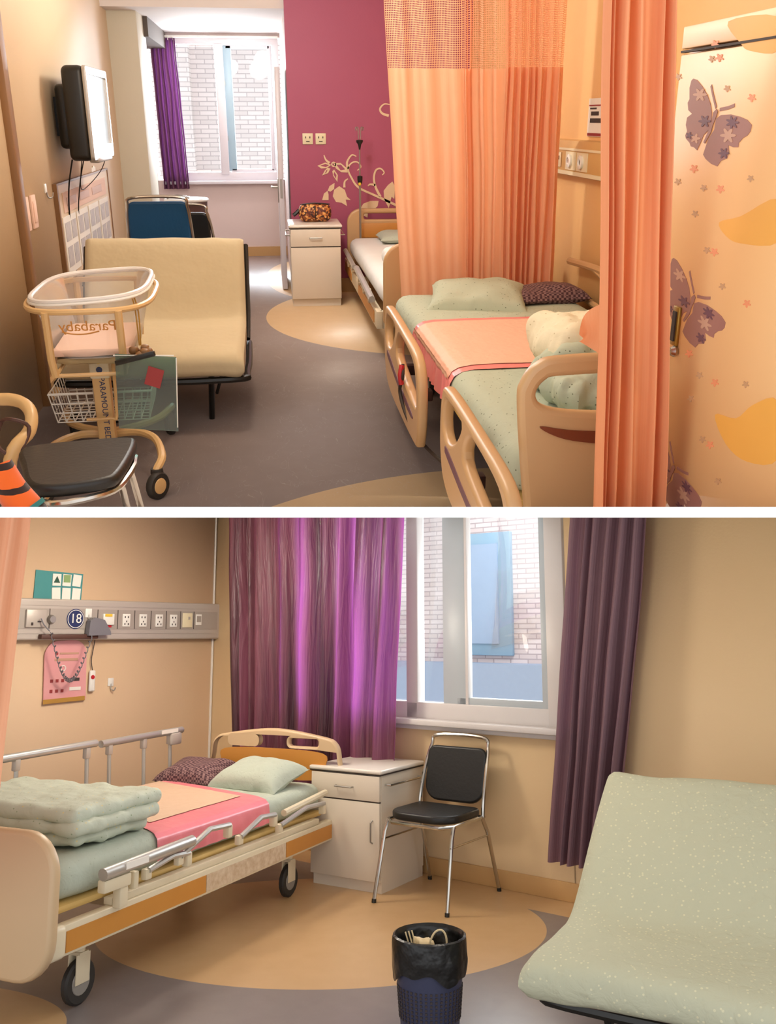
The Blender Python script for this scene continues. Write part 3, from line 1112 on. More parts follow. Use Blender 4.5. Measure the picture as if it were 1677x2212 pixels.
def sofa_bed(label, loc, rz, width, prof, cover, seed, frame_right=True):
    """folded sofa bed: one padded sheet bent into seat and back; local x is the width, y to the back"""
    t = thing('sofa_bed', label, 'sofa bed', loc, rz)
    P = smooth_poly(prof, 6)
    n = len(P)

    def f(u, v):
        y, z = P[int(round(v * n)) % n]
        x = (u - .5) * width
        e = abs(2 * u - 1)
        k = 1 - .5 * max(0, (e - .93) / .07) ** 2
        cy, cz = f.c
        # shrink towards the padded sheet's mid line at both ends so that they look stuffed
        q = noise.noise(Vector((x * 3 + seed, y * 4, z * 4))) * .012 + noise.noise(Vector((x * 9 + seed, y * 3, z * 3))) * .006 * (1 if e > .5 else .6)
        my, mz = f.mid(int(round(v * n)) % n)
        return (x, my + (y - my) * k + q * .6, mz + (z - mz) * k + q)
    f.c = (0, 0)
    half = n // 2

    def mid(i):
        j = (n - i) % n
        a, b = P[i], P[j]
        return ((a[0] + b[0]) / 2, (a[1] + b[1]) / 2)
    f.mid = mid
    g_ = G().grid(f, 46, n, cv=True)
    for e in (0, 1):
        g_.b.verts.ensure_lookup_table()
    cov = link('mattress_cover', g_, cover, t, sharp=70)
    # end flaps of the cover
    for e in (0, 1):
        ring = [Vector(f(e, i / n)) for i in range(n)]
        mids = [Vector((ring[0].x, *f.mid(i))) for i in range(n)]
        gg = G()
        vs = [gg.b.verts.new(p) for p in ring]
        for i in range(half):
            j, i2, j2 = (n - i) % n, i + 1, (n - i - 1) % n
            loop = []
            for q in (i, i2, j2, j):
                if vs[q] not in loop:
                    loop.append(vs[q])
            if len(loop) > 2:
                gg.b.faces.new(loop)
        link('cover_end', gg, cover, t)
    return t


def sofa_profile(mid, th):
    """mid line [(y,z)...] from seat front to back top -> closed outline"""
    up, lo = [], []
    n = len(mid)
    for i in range(1, n - 1):
        t = (Vector(mid[i + 1]) - Vector(mid[i - 1])).normalized()
        nn = Vector((-t.y, t.x))
        up.append(tuple(Vector(mid[i]) + nn * th))
        lo.append(tuple(Vector(mid[i]) - nn * th))
    return [mid[0]] + up + [mid[-1]] + lo[::-1]


# ------------------------------------------------------------------ upper ward: left side
g = curtain_sheet(G(), ((-1.12, 10.66), (-.87, 10.66)), ((-1.10, 10.66), (-.83, 10.66)), .74, 2.22, 6, .035, 3, 130, 20)
t = thing('window_curtain', 'purple pleated curtain drawn aside at the left of the upper window', 'curtain')
link('cloth', g, M['purple'], t)
link('curtain_rail', G().tube([(-1.15, 10.66, 2.235), (.18, 10.66, 2.235)], .012, 8), M['white'], t)
for k in range(5):
    link('curtain_hook', G().tube([(-1.09 + .05 * k, 10.655, 2.232), (-1.09 + .05 * k, 10.645, 2.2)], .004, 5), M['white'], t)

# television on the left wall
t = thing('television', 'black and silver television hung on the left wall', 'television', (0, 0, 0))
link('casing', G().box((-1.075, 6.3, 1.475), (.13, .76, .52), bev=.035, seg=4), M['black'], t)
link('back_bulge', G().box((-1.17, 6.32, 1.46), (.08, .56, .36), bev=.03, seg=3), M['black'], t)
link('bezel', G().mesh(curve_mesh([rounded(.76, .52, .03), rounded(.66, .385, .01, cy=.02)], .012, .006), Matrix.Translation((-1.008, 6.3, 1.475)) @ Matrix.Rotation(R(180), 4, 'Z') @ YZ), M['silver'], t)
link('screen', G().box((-1.012, 6.3, 1.495), (.012, .67, .39)), M['tvglass'], t)
link('speaker_bar', G().box((-1.02, 6.3, 1.215), (.06, .5, .03), bev=.01), M['silver'], t)
link('wall_mount', G().box((-1.225, 6.3, 1.46), (.05, .2, .22)), M['black'], t)
link('power_cable', G().tube([(-1.15, 6.05, 1.22), (-1.2, 6.1, 1.05), (-1.235, 6.2, .85), (-1.235, 6.25, .62), (-1.235, 6.1, .45)], .005, 6, smooth=5), M['black'], t)
link('signal_cable', G().tube([(-1.12, 6.25, 1.21), (-1.18, 6.35, 1.05), (-1.235, 6.5, .85), (-1.235, 6.62, .65), (-1.235, 6.35, .42)], .004, 6, smooth=5), M['black'], t)
link('loop_cable', G().tube([(-1.05, 6.6, 1.24), (-1.06, 6.75, 1.22), (-1.12, 6.85, 1.12), (-1.2, 6.8, 1.03), (-1.22, 6.6, 1.02), (-1.16, 6.4, 1.2)], .003, 5, smooth=6), M['gap'], t)

# notice board and small things on the left wall
t = thing('notice_board', 'framed notice board with photographs low on the left wall', 'notice board', (-1.25, 6.85, .8))
link('backing', G().box((.008, 0, 0), (.016, 1.9, .56)), M['wallA'], t)
link('frame', G().box((.012, -.96, 0), (.03, .03, .58)).box((.012, .96, 0), (.02, .02, .58)).box((.012, 0, .285), (.02, 1.92, .012)).box((.012, 0, -.285), (.02, 1.92, .012)), M['brown'], t)
link('heading', G().box((.018, 0, .17), (.003, 1.6, .12)), M['pinkpaper'], t)
link('heading_print', G().box((.021, -.55, .17), (.002, .3, .05)).box((.021, -.1, .17), (.002, .35, .05)).box((.021, .4, .17), (.002, .4, .05)), M['moth3'], t)
for k in range(4):
    y = -.68 + .44 * k
    ph = link('photo_sheet', G().box((.019, y, -.08), (.004, .4, .34)), M['paper'], t)
    link('photo', G().box((.0225, y - .09, 0), (.002, .15, .11)).box((.0225, y + .1, -.0), (.002, .15, .11)).box((.0225, y - .09, -.15), (.002, .15, .12)).box((.0225, y + .1, -.15), (.002, .15, .12)), M['fadedphoto'], ph)
for y, lb in ((5.17, 'pale pink switch plate nearest the brown door'), (5.33, 'pale pink switch plate beside the wall hook')):
    t = thing('switch_plate', lb, 'switch', (-1.25, y, .985), 0, 'switch plates on the left wall')
    link('plate', G().box((.006, 0, 0), (.012, .10, .17), bev=.003), M['pinkpaper'], t)
    link('rocker', G().box((.014, 0, 0), (.006, .06, .11), bev=.002), M['pinkpaper'], t)
t = thing('wall_hook', 'small white adhesive hook on the left wall', 'hook', (-1.25, 5.68, 1.06))
link('plate', G().box((.004, 0, .02), (.008, .04, .05), bev=.003), M['white'], t)
link('prong', G().tube([(.008, 0, .0), (.012, .01, -.03), (.03, .03, -.03), (.035, .045, -.005)], .004, 6, smooth=3), M['steel'], t)
for k, (y, z, h_, lb) in enumerate(((7.3, 1.02, .2, 'white paper slip below the television'), (7.75, 1.0, .14, 'small white paper card beside the pilaster'))):
    t = thing('paper_slip', lb, 'paper', (-1.25, y, z))
    link('sheet', G().box((.003, 0, 0), (.004, .16, h_)), M['paper'], t)
    link('tape', G().box((.006, 0, h_ / 2), (.003, .05, .02)), M['cream'], t)

# round table, rack and chairs behind the sofa bed
t = thing('round_table', 'small round table with dark drum in the window alcove', 'table', (-.78, 9.5, 0))
link('top', G().lathe([(.0, .70), (.2, .70), (.215, .71), (.215, .72), (.205, .73), (0, .73)], 32), M['cabtop'], t)
link('drum', G().lathe([(.16, 0), (.17, .02), (.19, .5), (.2, .7)], 32), M['dkbrown'], t)
t = thing('wire_rack', 'folded chrome wire rack lying on the round table', 'rack', (-.85, 9.48, .73))
for k in range(4):
    link('bar', G().tube([(-.1, -.06 + .04 * k, .006), (-.02, -.06 + .04 * k, .03), (.1, -.05 + .04 * k, .01)], .006, 6, smooth=3), M['chrome'], t)
link('end_bar', G().tube([(-.1, -.07, .006), (-.1, .07, .006)], .006, 6), M['chrome'], t)
link('end_bar', G().tube([(.1, -.06, .01), (.1, .08, .01)], .006, 6), M['chrome'], t)
stack_chair('stacking_chair', 'blue vinyl chair with chrome frame behind the beige sofa bed', (-.74, 6.95, 0), R(180), M['blue'], .44, .46, .955, .42, .55, gap=.025)
stack_chair('stacking_chair', 'black chair half hidden behind the blue chair', (-.60, 7.75, 0), R(170), M['vinylb'], .44, .45, .84, .42, .52)

# beige sofa bed
mid = [(-.76, .35), (-.70, .36), (-.34, .37), (-.06, .375), (.06, .43), (.18, .60), (.31, .78), (.34, .815)]
t = sofa_bed('beige sofa bed with folded cover on dark legs by the left wall', (-.575, 5.08, 0), 0, .86, sofa_profile(mid, .06), M['sofaA'], 2.0)
link('seat_frame', G().tube([(-.44, 0, .30), (-.44, -.6, .29), (-.36, -.72, .285), (.36, -.72, .285), (.44, -.6, .29), (.44, 0, .30)], .017, 8, smooth=4), M['black'], t)
link('seat_board', G().box((0, -.33, .302), (.84, .7, .012)), M['dkbrown'], t)
for sx in (-1, 1):
    s_ = link('side_frame', G().tube([(sx * .435, -.05, .33), (sx * .44, .12, .45), (sx * .44, .36, .78)], .014, 8), M['black'], t)
    link('side_panel', G().box((sx * .432, .24, .56), (.008, .4, .05), Matrix.Rotation(R(54), 4, 'X')), M['dkbrown'], s_)
    l_ = link('leg', G().tube([(sx * .26, -.52, .29), (sx * .24, -.42, 0.0)], .015, 8), M['black'], t)
    link('brace', G().tube([(sx * .32, -.5, .29), (sx * .27, -.36, .12)], .009, 6), M['black'], l_)
    l_ = link('leg', G().tube([(sx * .36, .18, .45), (sx * .36, .42, .02)], .013, 8), M['black'], t)
    link('wheel', G().lathe([(.0, -.012), (.022, -.012), (.022, .012), (0, .012)], 12, (sx * .36, .42, .022), Matrix.Rotation(R(90), 4, 'Y')), M['greywheel'], l_)

# ------------------------------------------------------------------ baby bassinet
BX, BY = -.735, 4.02
bs = thing('baby_bassinet', 'clear plastic baby bassinet on a tan wheeled frame', 'bassinet', (BX, BY, 0), R(2))


def sup(hx, hy, a, e=.6):
    ca, sa = math.cos(a), math.sin(a)
    return (hx * math.copysign(abs(ca) ** e, ca), hy * math.copysign(abs(sa) ** e, sa))


def tub(u, v):
    hx, hy = .165 + .06 * v, .28 + .095 * v
    x, y = sup(hx, hy, 2 * math.pi * u)
    return (x, y, .555 + .25 * v + .012 * (x / .22) * v)


tb = link('tub', G().grid(tub, 48, 8, cu=True), M['clear'], bs)
link('tub_floor', G().grid(lambda u, v: (sup(.165, .28, 2 * math.pi * u)[0] * v, sup(.165, .28, 2 * math.pi * u)[1] * v, .555), 48, 4, cu=True), M['clear'], tb)
link('rim', G().tube([(*sup(.228, .38, 2 * math.pi * k / 40), .805 + .012 * sup(.228, .38, 2 * math.pi * k / 40)[0] / .22) for k in range(40)], .010, 8, closed=True), M['milky'], tb)
link('rim_lip', G().tube([(*sup(.236, .388, 2 * math.pi * k / 40), .795 + .012 * sup(.228, .38, 2 * math.pi * k / 40)[0] / .22) for k in range(40)], .006, 6, closed=True), M['white'], tb)
g = G()
soften(g, (0, 0, .575), (.31, .53, .035), .4, .004, 6, 1.2, (14, 18, 4))
link('mattress', g, M['pinkpaper'], bs)
g = G()
soften(g, (.0, -.02, .54), (.29, .48, .03), .4, .012, 14, 4.2, (14, 18, 4))
link('blanket', g, M['khaki'], bs)
link('support_ring', G().tube([(*sup(.245, .398, 2 * math.pi * k / 40), .765) for k in range(40)], .012, 8, closed=True), M['crib'], bs)
for sx in (-1, 1):
    for y in (-.392, .392):
        link('upright', G().tube([(sx * .135, y, .765), (sx * .135, y * .98, .58), (sx * .13, y * .93, .51)], .015, 8), M['crib'], bs)
link('cradle_bar', G().tube([(-.13, -.36, .51), (.13, -.36, .51)], .008, 8).tube([(-.13, .36, .51), (.13, .36, .51)], .008, 8).tube([(-.13, -.36, .51), (-.13, .36, .51)], .008, 8).tube([(.13, -.36, .51), (.13, .36, .51)], .008, 8), M['crib'], bs)
lg = G().mesh(text_mesh('Parababy', .06), Matrix.Translation((0.01, -.352, .70)) @ Matrix.Rotation(R(180), 4, 'Z') @ Matrix.Rotation(R(-14), 4, 'X') @ XZ)
link('tub_lettering', lg, M['wood'], tb, label='lettering seen back to front through the clear tub')
link('lettering_swoosh', G().tube([(.05, -.345, .678), (.0, -.342, .668), (-.05, -.342, .669), (-.09, -.345, .68)], .003, 5, smooth=4), M['wood'], tb)
po = link('post', G().box((0, -.09, .33), (.072, .06, .38), bev=.008), M['crib'], bs)
link('post_sleeve', G().box((0, -.092, .475), (.082, .07, .09), bev=.008), M['ivory'], po)
link('post_lettering', G().mesh(text_mesh('PARAMOUNT BED', .034, .0006), Matrix.Translation((.004, -.1215, .297)) @ XZ @ Matrix.Rotation(R(-90), 4, 'Z')), M['navy'], po, label='dark blue lettering running down the post')
link('post_mark', G().lathe([(0, -.001), (.013, -.001), (.013, .001), (0, .001)], 14, (0, -.128, .47), Matrix.Rotation(R(90), 4, 'X')), M['navy'], po)
link('post_knob', G().lathe([(0, -.001), (.011, -.001), (.011, .001), (0, .001)], 14, (0, -.128, .505), Matrix.Rotation(R(90), 4, 'X')), M['yellow'], po)
link('handle_bar', G().tube([(-.07, -.15, .262), (.03, -.155, .265), (.055, -.15, .28), (.055, -.1, .5)], .007, 8, smooth=3), M['crib'], bs)
# wire basket
gw = G()
bw, bl = .215, .2
for k in range(12):
    x = -bw + 2 * bw * k / 11
    gw.tube([(x * 1.0, -bl, .345), (x * .9, -bl * .9, .215), (x * .9, bl * .9, .215), (x, bl, .345)], .0028, 5)
for k in range(9):
    y = -bl + 2 * bl * k / 8
    gw.tube([(-bw, y, .345), (-bw * .9, y * .9, .215), (bw * .9, y * .9, .215), (bw, y, .345)], .0028, 5)
for q in (0, .33, .66):
    z = .345 - .13 * q
    s_ = 1 - .1 * q
    gw.tube([(-bw * s_, -bl * s_, z), (bw * s_, -bl * s_, z), (bw * s_, bl * s_, z), (-bw * s_, bl * s_, z)], .0034, 5, closed=True)
gw.move(Matrix.Translation((-.02, .16, 0)))
bk = link('wire_basket', gw, M['white'], bs)
link('basket_rim', G().tube([(-bw, -bl, .347), (bw, -bl, .347), (bw, bl, .347), (-bw, bl, .347)], .006, 6, closed=True).move(Matrix.Translation((-.02, .16, 0))), M['white'], bk)
# base with casters
for sx, sy in ((1, -1), (1, 1), (-1, 1), (-1, -1)):
    xe, ye = sx * .225, sy * .42
    b_ = link('base_tube', G().tube([(0, sy * .02, .15), (sx * .12, sy * .05, .165), (sx * .205, sy * .16, .165), (sx * .245, sy * .36, .155), (xe, ye, .12), (xe, ye, .09)], .017, 8, smooth=4), M['crib'], bs)
    cst = caster(b_, (xe + .0, ye - .02, .058), .058, M['rubber'], M['crib'] if sy < 0 else M['rubber'], turn=R(-38) if sy < 0 else R(20))
    link('caster_cap', G().lathe([(.0, .0), (.024, .0), (.026, -.02), (.022, -.035), (0, -.035)], 12, (xe, ye, .125)), M['rubber'], b_)
# things hung on the bassinet
t = thing('knotted_charm', 'brown knotted charm with cord hanging from the bassinet rim', 'charm', (-.535, 3.72, .80))
link('cord', G().tube([(-.02, .05, .0), (.0, .0, -.04), (.005, -.01, -.19)], .003, 5, smooth=4).tube([(-.01, .04, .01), (.012, .0, -.06), (.01, -.01, -.19)], .003, 5, smooth=4), M['gold'], t)
g = G()
for k in range(7):
    a = k * .9
    soften(g, (.008 + .028 * math.cos(a), -.01 + .02 * math.sin(a), -.215 + .012 * math.sin(2.1 * k)), (.036, .032, .03), .45, .004, 30, k, (5, 5, 4))
link('knot', g, M['brown'], t)
t = thing('plastic_sheet', 'teal see-through plastic folder hanging beside the bassinet', 'folder', (-.50, 3.58, .6), R(-8))
link('sheet', G().box((0, 0, -.15), (.235, .004, .30), Matrix.Rotation(R(3), 4, 'Y')), M['teal'], t)
link('sheet_edge', G().tube([(-.117, 0, 0), (.117, 0, 0)], .003, 5).tube([(.125, 0, -.01), (.108, 0, -.29)], .003, 5), M['white'], t)
link('clip', G().box((-.03, -.012, -.008), (.16, .02, .02), Matrix.Rotation(R(-14), 4, 'Y'), .004), M['black'], t)
link('pink_label', G().box((.035, -.005, -.085), (.062, .003, .075), Matrix.Rotation(R(18), 4, 'Y')), M['redink'], t)

# ------------------------------------------------------------------ near left corner
t = thing('stool_chair', 'black moulded chair seat on chrome legs in the near left corner', 'chair', (-.615, 2.78, 0), R(8))
me = curve_mesh([smooth_poly([(-.175, .17), (0, .2), (.15, .19), (.175, .12), (.13, -.12), (.085, -.19), (-.05, -.215), (-.13, -.17), (-.165, 0)], 6)], .02, .016)
link('seat', G().mesh(me, Matrix.Translation((0, 0, .45))), M['vinylb'], t)
link('seat_frame', G().tube([(-.14, .15, .425), (.15, .15, .425), (.13, -.1, .42), (.05, -.2, .42), (-.1, -.2, .42)], .011, 8, closed=True, smooth=4), M['chrome'], t)
for x, y, xb, yb in ((.14, .12, .2, .2), (.12, -.1, .175, -.1), (-.13, .13, -.18, .2), (-.1, -.18, -.15, -.26)):
    link('leg', G().tube([(x, y, .425), (xb, yb, 0)], .011, 8), M['chrome'], t)
t = thing('crib_handle', 'curved tan push handle at the left edge with a dark strap', 'handle', (-.90, 3.12, 0))
link('tube', G().tube([(-.2, .12, .53), (-.02, .1, .545), (.06, .04, .525), (.07, -.03, .47), (.02, -.12, .40), (-.02, -.14, .1), (-.02, -.14, 0)], .022, 10, smooth=5), M['crib'], t)
link('strap', G().tube([(-.02, -.02, .50), (.03, -.06, .52), (.075, -.05, .49), (.06, -.09, .44), (.02, -.12, .42), (-.02, -.1, .45)], .007, 6, closed=True, smooth=4), M['dkbrown'], t)
t = thing('plush_toy', 'orange plush limb with black stripes hanging at the left edge', 'plush toy', (-.695, 2.46, 0))
link('body', G().tube([(-.06, .0, .575), (-.03, -.02, .51), (.015, -.035, .44), (.05, -.045, .37)], lambda q: .038 + .016 * q, 14, smooth=6), M['plush'], t)
link('band', G().tube([(.003, -.031, .458), (.010, -.033, .447)], .0525, 14), M['tealtrim'], t)

# ------------------------------------------------------------------ far bedside
bedside_cabinet('cream bedside cabinet against the raspberry wall with a bag on it', (.17, 7.67, 0), 0, .405, .47, .655, False, (1, -1))
t = thing('toiletry_bag', 'brown and gold patterned bag on the far bedside cabinet', 'bag', (.385, 7.92, .657))
g = G()
soften(g, (0, 0, .07), (.27, .14, .14), .4, .006, 9, 3.3, (14, 10, 8))
link('body', g, M['bag'], t)
link('zip', G().tube([(-.12, -.03, .138), (0, -.035, .148), (.12, -.03, .138)], .005, 6, smooth=3), M['black'], t)
link('side_strap', G().tube([(-.13, 0, .09), (-.165, -.01, .06), (-.18, -.01, .05)], .016, 8), M['black'], t)
link('seam', G().tube([(.0, -.074, .02), (.0, -.076, .08), (.0, -.06, .13)], .004, 6), M['black'], t)
iv_pole('thin steel drip pole in front of the raspberry wall', (.775, 8.08, 0), 1.36, .97)


# ------------------------------------------------------------------ far bed (upper ward)
b2 = thing('hospital_bed', 'hospital bed with white sheet beyond the orange curtain', 'bed', (0, 0, 0))
me = curve_mesh([rounded(.94, .50, (.12, .12, .04, .04), 8, 1.14, .48), rounded(.34, .05, .02, 4, .985, .665), rounded(.34, .05, .02, 4, 1.31, .665)], .025, .014)
hb = link('headboard', G().mesh(me, Matrix.Translation((0, 8.2, 0)) @ XZ), M['bedplast'], b2)
link('insert_panel', G().box((1.14, 8.168, .55), (.72, .008, .12), bev=.003), M['wood'], hb)
g = G()
soften(g, (1.13, 6.92, .425), (.9, 2.42, .15), .42, .006, 3, 5.5, (18, 30, 6))
link('mattress', g, M['sheetW'], b2)
fr = link('side_frame', G().box((.665, 6.95, .27), (.04, 2.45, .11), bev=.005), M['ivory'], b2)
for y0, y1 in ((7.5, 8.1), (5.85, 6.9)):
    link('wood_insert', G().box((.643, (y0 + y1) / 2, .27), (.006, y1 - y0, .075)), M['wood'], fr)
link('end_frame', G().box((1.13, 5.76, .27), (.92, .04, .11), bev=.005), M['ivory'], b2)
for y in (6.15, 7.75):
    link('leg', G().box((.78, y, .12), (.05, .05, .2)).box((1.5, y, .12), (.05, .05, .2)), M['ivory'], b2)
    caster(b2, (.78, y, .05), .05, M['rubber'], M['greywheel'])
sr = link('side_rail', G().tube([(.63, 7.9, .42), (.63, 7.1, .40)], .018, 8).tube([(.63, 6.9, .42), (.63, 5.85, .38)], .022, 8), M['silver'], b2)
for y in (7.7, 7.35, 6.8, 6.45, 6.1):
    link('rail_arm', G().box((.64, y, .36), (.02, .05, .08), Matrix.Rotation(R(25), 4, 'X')).tube([(.64, y, .33), (.64, y - .18, .36)], .008, 6), M['ivory'], sr)
solo('pillow', pillow(G(), .46, .42, .11, 1.1).move(Matrix.Translation((1.12, 7.78, .502))), M['sheetB'], 'flat pale pillow at the head of the far bed', 'pillow')
t = thing('blanket', 'crumpled white blanket on the far bed', 'blanket', (1.05, 6.2, .50))
g = G()
soften(g, (0, 0, .06), (.55, .7, .12), .45, .03, 6, 8.1, (20, 24, 6))
link('cloth', g, M['sheetW'], t)

# ------------------------------------------------------------------ near bed (upper ward)
b1 = thing('hospital_bed', 'beige hospital bed with pale green sheet in front of the orange curtain', 'bed', (0, 0, 0))
me = curve_mesh([rounded(.98, .50, (.12, .12, .05, .05), 8, 1.15, .52)], .022, .014)
link('headboard', G().mesh(me, Matrix.Translation((0, 5.50, 0)) @ XZ), M['bedplast'], b1)
fo = smooth_poly([(.665, .70), (.672, .775), (.715, .828), (.80, .845), (1.15, .85), (1.5, .845), (1.585, .828), (1.63, .775), (1.635, .70), (1.60, .40), (1.57, .30), (1.15, .29), (.73, .30), (.70, .40)], 5)
hole = smooth_poly([(.712, .735), (.735, .778), (.80, .79), (1.15, .795), (1.5, .79), (1.565, .778), (1.588, .735), (1.55, .70), (1.42, .682), (1.15, .675), (.88, .682), (.75, .70)], 5)
fb = link('footboard', G().mesh(curve_mesh([fo, hole], .024, .016), Matrix.Translation((0, 2.41, 0)) @ XZ), M['bedplast'], b1)
cre = smooth_poly([(.725, .650), (.85, .632), (1.15, .622), (1.45, .632), (1.575, .650), (1.50, .610), (1.35, .588), (1.15, .58), (.95, .588), (.80, .610)], 5)
link('maroon_insert', G().mesh(curve_mesh([cre], .003), Matrix.Translation((0, 2.384, 0)) @ XZ), M['maroon'], fb)


def lump_drop(p):
    return p


g = G()
soften(g, (1.165, 3.83, .46), (.97, 2.66, .155), .45, .003, 3, 2.5, (24, 44, 8))
link('mattress', g, M['sheet'], b1)
link('deck_board', G().box((1.17, 3.83, .372), (.94, 2.68, .022), bev=.008), M['board'], b1)
link('chassis', G().box((.80, 3.85, .29), (.05, 2.5, .07), bev=.006).box((1.52, 3.85, .29), (.05, 2.5, .07), bev=.006).box((1.16, 2.75, .29), (.7, .05, .06)).box((1.16, 4.9, .29), (.7, .05, .06)).box((1.16, 3.9, .2), (.5, .9, .08), bev=.01), M['dkbrown'], b1)
for y in (2.75, 4.95):
    for x in (.86, 1.48):
        l_ = link('leg', G().tube([(x, y, .28), (x, y, .1)], .025, 8), M['bedplast'], b1)
        caster(l_, (x, y, .062), .06, M['rubber'], M['greywheel'])


def side_rail(name, x, y0, y1, z0, z1, flip):
    """moulded side rail: plate in the plane x, from far end y1 to near end y0"""
    L, H_ = y1 - y0, z1 - z0
    out = smooth_poly([(.0, .62 * H_), (.03 * L, .92 * H_), (.12 * L, 1.0 * H_), (.55 * L, .98 * H_), (.88 * L, .93 * H_), (.985 * L, .74 * H_), (1.0 * L, .40 * H_), (.97 * L, .08 * H_), (.88 * L, 0), (.30 * L, 0), (.1 * L, .08 * H_), (.02 * L, .3 * H_)], 5)
    h1 = smooth_poly([(.05 * L, .66 * H_), (.08 * L, .86 * H_), (.16 * L, .905 * H_), (.36 * L, .90 * H_), (.30 * L, .70 * H_), (.2 * L, .56 * H_), (.1 * L, .54 * H_)], 4)
    h2 = smooth_poly([(.40 * L, .62 * H_), (.46 * L, .86 * H_), (.6 * L, .89 * H_), (.85 * L, .83 * H_), (.93 * L, .66 * H_), (.94 * L, .45 * H_), (.86 * L, .42 * H_), (.6 * L, .5 * H_)], 4)
    me_ = curve_mesh([out, h1, h2], .021, .014)
    m_ = Matrix.Translation((x, y1, z0)) @ YZ
    r_ = link(name, G().mesh(me_, m_), M['bedplast'], b1)
    strip = smooth_poly([(.12 * L, .44 * H_), (.16 * L, .48 * H_), (.5 * L, .36 * H_), (.84 * L, .30 * H_), (.84 * L, .24 * H_), (.5 * L, .29 * H_), (.16 * L, .40 * H_)], 3)
    link('label_strip', G().mesh(curve_mesh([strip], .002), Matrix.Translation((x - .022, y1, z0)) @ YZ), M['moth2'], r_)
    return r_


side_rail('side_rail', .59, 3.56, 4.70, .16, .575, 0)
side_rail('side_rail', .60, 2.10, 3.13, .20, .585, 0)
for y in (3.9, 4.35, 2.45, 2.85):
    link('rail_bracket', G().box((.645, y, .31), (.08, .05, .05), bev=.006), M['dkbrown'], b1)
# raised rail on the wall side
fr_ = link('wall_rail', G().tube([(1.68, 5.15, .70), (1.685, 4.7, .72), (1.685, 4.2, .72), (1.685, 3.9, .68)], .02, 8, smooth=4).tube([(1.68, 5.15, .55), (1.685, 4.6, .53), (1.685, 3.9, .52)], .017, 8, smooth=4), M['bedplast'], b1)
link('rail_strut', G().tube([(1.685, 4.75, .715), (1.685, 4.5, .66), (1.685, 4.35, .54)], .016, 8, smooth=4), M['bedplast'], fr_)
link('control_cord', G().tube([(.565, 3.98, .43), (.56, 3.95, .38), (.555, 4.0, .3), (.57, 3.9, .22), (.6, 3.7, .17), (.66, 3.45, .15), (.72, 3.2, .16)], .008, 6, smooth=5), M['gap'], b1)
link('red_tag', G().tube([(.56, 3.97, .43), (.552, 3.96, .39), (.556, 3.96, .345)], .012, 8, smooth=3), M['red'], b1)

# waterproof pad over the mattress
pd = thing('bed_pad', 'shiny pink and peach waterproof pad across the near bed', 'bed pad', (0, 0, 0))


def padf(x_in, y0, y1, lift, drop, x_out=1.52):
    path = [(x_out, .5405), (1.2, .5405), (.9, .5405), (.77, .5395), (.72, .532), (.69, .515), (.676, .485), (.668, drop)]

    def f(u, v):
        t_ = u * (len(path) - 1)
        i = min(int(t_), len(path) - 2)
        q = t_ - i
        x = path[i][0] * (1 - q) + path[i + 1][0] * q
        z = path[i][1] * (1 - q) + path[i + 1][1] * q
        y = y0 + (y1 - y0) * v
        wv = noise.noise(Vector((x * 6, y * 9, 2))) * .004
        hang = max(0, (.53 - z) / .1)
        side = math.sin(y * 70 + 2 * math.sin(y * 23)) * .006 * min(hang, 1)
        return (x - lift * (1 if hang > .3 else .3) - side, y + .03 * (x - .9), z + lift + abs(wv))
    return G().grid(f, 44, 60)


link('pad_backing', padf(0, 3.44, 4.40, .001, .385), M['padpink'], pd)
path_top = padf(0, 3.50, 4.34, .004, .515)
link('pad_centre', path_top, M['pad'], pd)

solo('pillow', pillow(G(), .52, .42, .15, 4.0, .016).move(Matrix.Translation((1.08, 4.80, .525)) @ Matrix.Rotation(R(-14), 4, 'Z') @ Matrix.Rotation(R(9), 4, 'X')), M['sheet'], 'pale green dotted pillow on the near bed', 'pillow')
solo('pillow', pillow(G(), .42, .34, .12, 6.0, .014).move(Matrix.Translation((1.45, 4.86, .53)) @ Matrix.Rotation(R(8), 4, 'Z')), M['check'], 'small purple checked pillow by the apricot wall', 'pillow')
q_ = thing('folded_quilt', 'bundled cream and green quilt piled at the foot of the near bed', 'quilt', (0, 0, 0))
g = G()
soften(g, (1.25, 3.30, .665), (.56, .42, .19), .48, .02, 13, 11., (34, 30, 14))
link('upper_roll', g, M['quiltA'], q_)
g = G()
soften(g, (1.18, 3.0, .605), (.54, .46, .135), .48, .024, 15, 13., (40, 36, 12))
link('lower_fold', g, M['sheet'], q_)
g = G()
soften(g, (1.12, 3.12, .66), (.3, .16, .10), .48, .03, 12, 17., (18, 12, 8))
link('frill_fold', g, M['sheet'], q_)

# ------------------------------------------------------------------ orange curtains
g = curtain_sheet(G(), ((.615, 5.32), (1.58, 5.30)), ((.745, 5.28), (1.60, 5.27)), .40, 2.45, 9, .04, 12, 300, 30, irregular=.9)
t = thing('bed_curtain', 'sheer orange cubicle curtain with net top behind the near bed', 'curtain')
link('cloth', g, M['orange'], t)
link('gathered_edge', curtain_sheet(G(), ((1.27, 5.26), (1.60, 5.25)), ((1.31, 5.24), (1.61, 5.23)), .42, 2.45, 8, .03, 21, 200, 26), M['orange'], t)
link('ceiling_track', G().box((1.15, 5.32, 2.47), (1.15, .03, .03)), M['white'], t)

t = thing('bed_curtain', 'heavy orange curtain gathered beside the butterfly wardrobe', 'curtain')
link('cloth', curtain_sheet(G(), ((.69, 2.12), (.825, 2.12)), ((.825, 2.10), (1.015, 2.10)), .05, 2.4, 6, .042, 31, 220, 40, irregular=.7), M['orangeR'], t)


def tuckf(u, v):
    return (.755 + .09 * u + .02 * (1 - v) * math.sin(3 * v), 2.2 + .03 * math.sin(u * 7), 1.05 - .17 * (1 - v) * (.7 + .3 * u) - .10 * (1 - u) ** 2 * v)


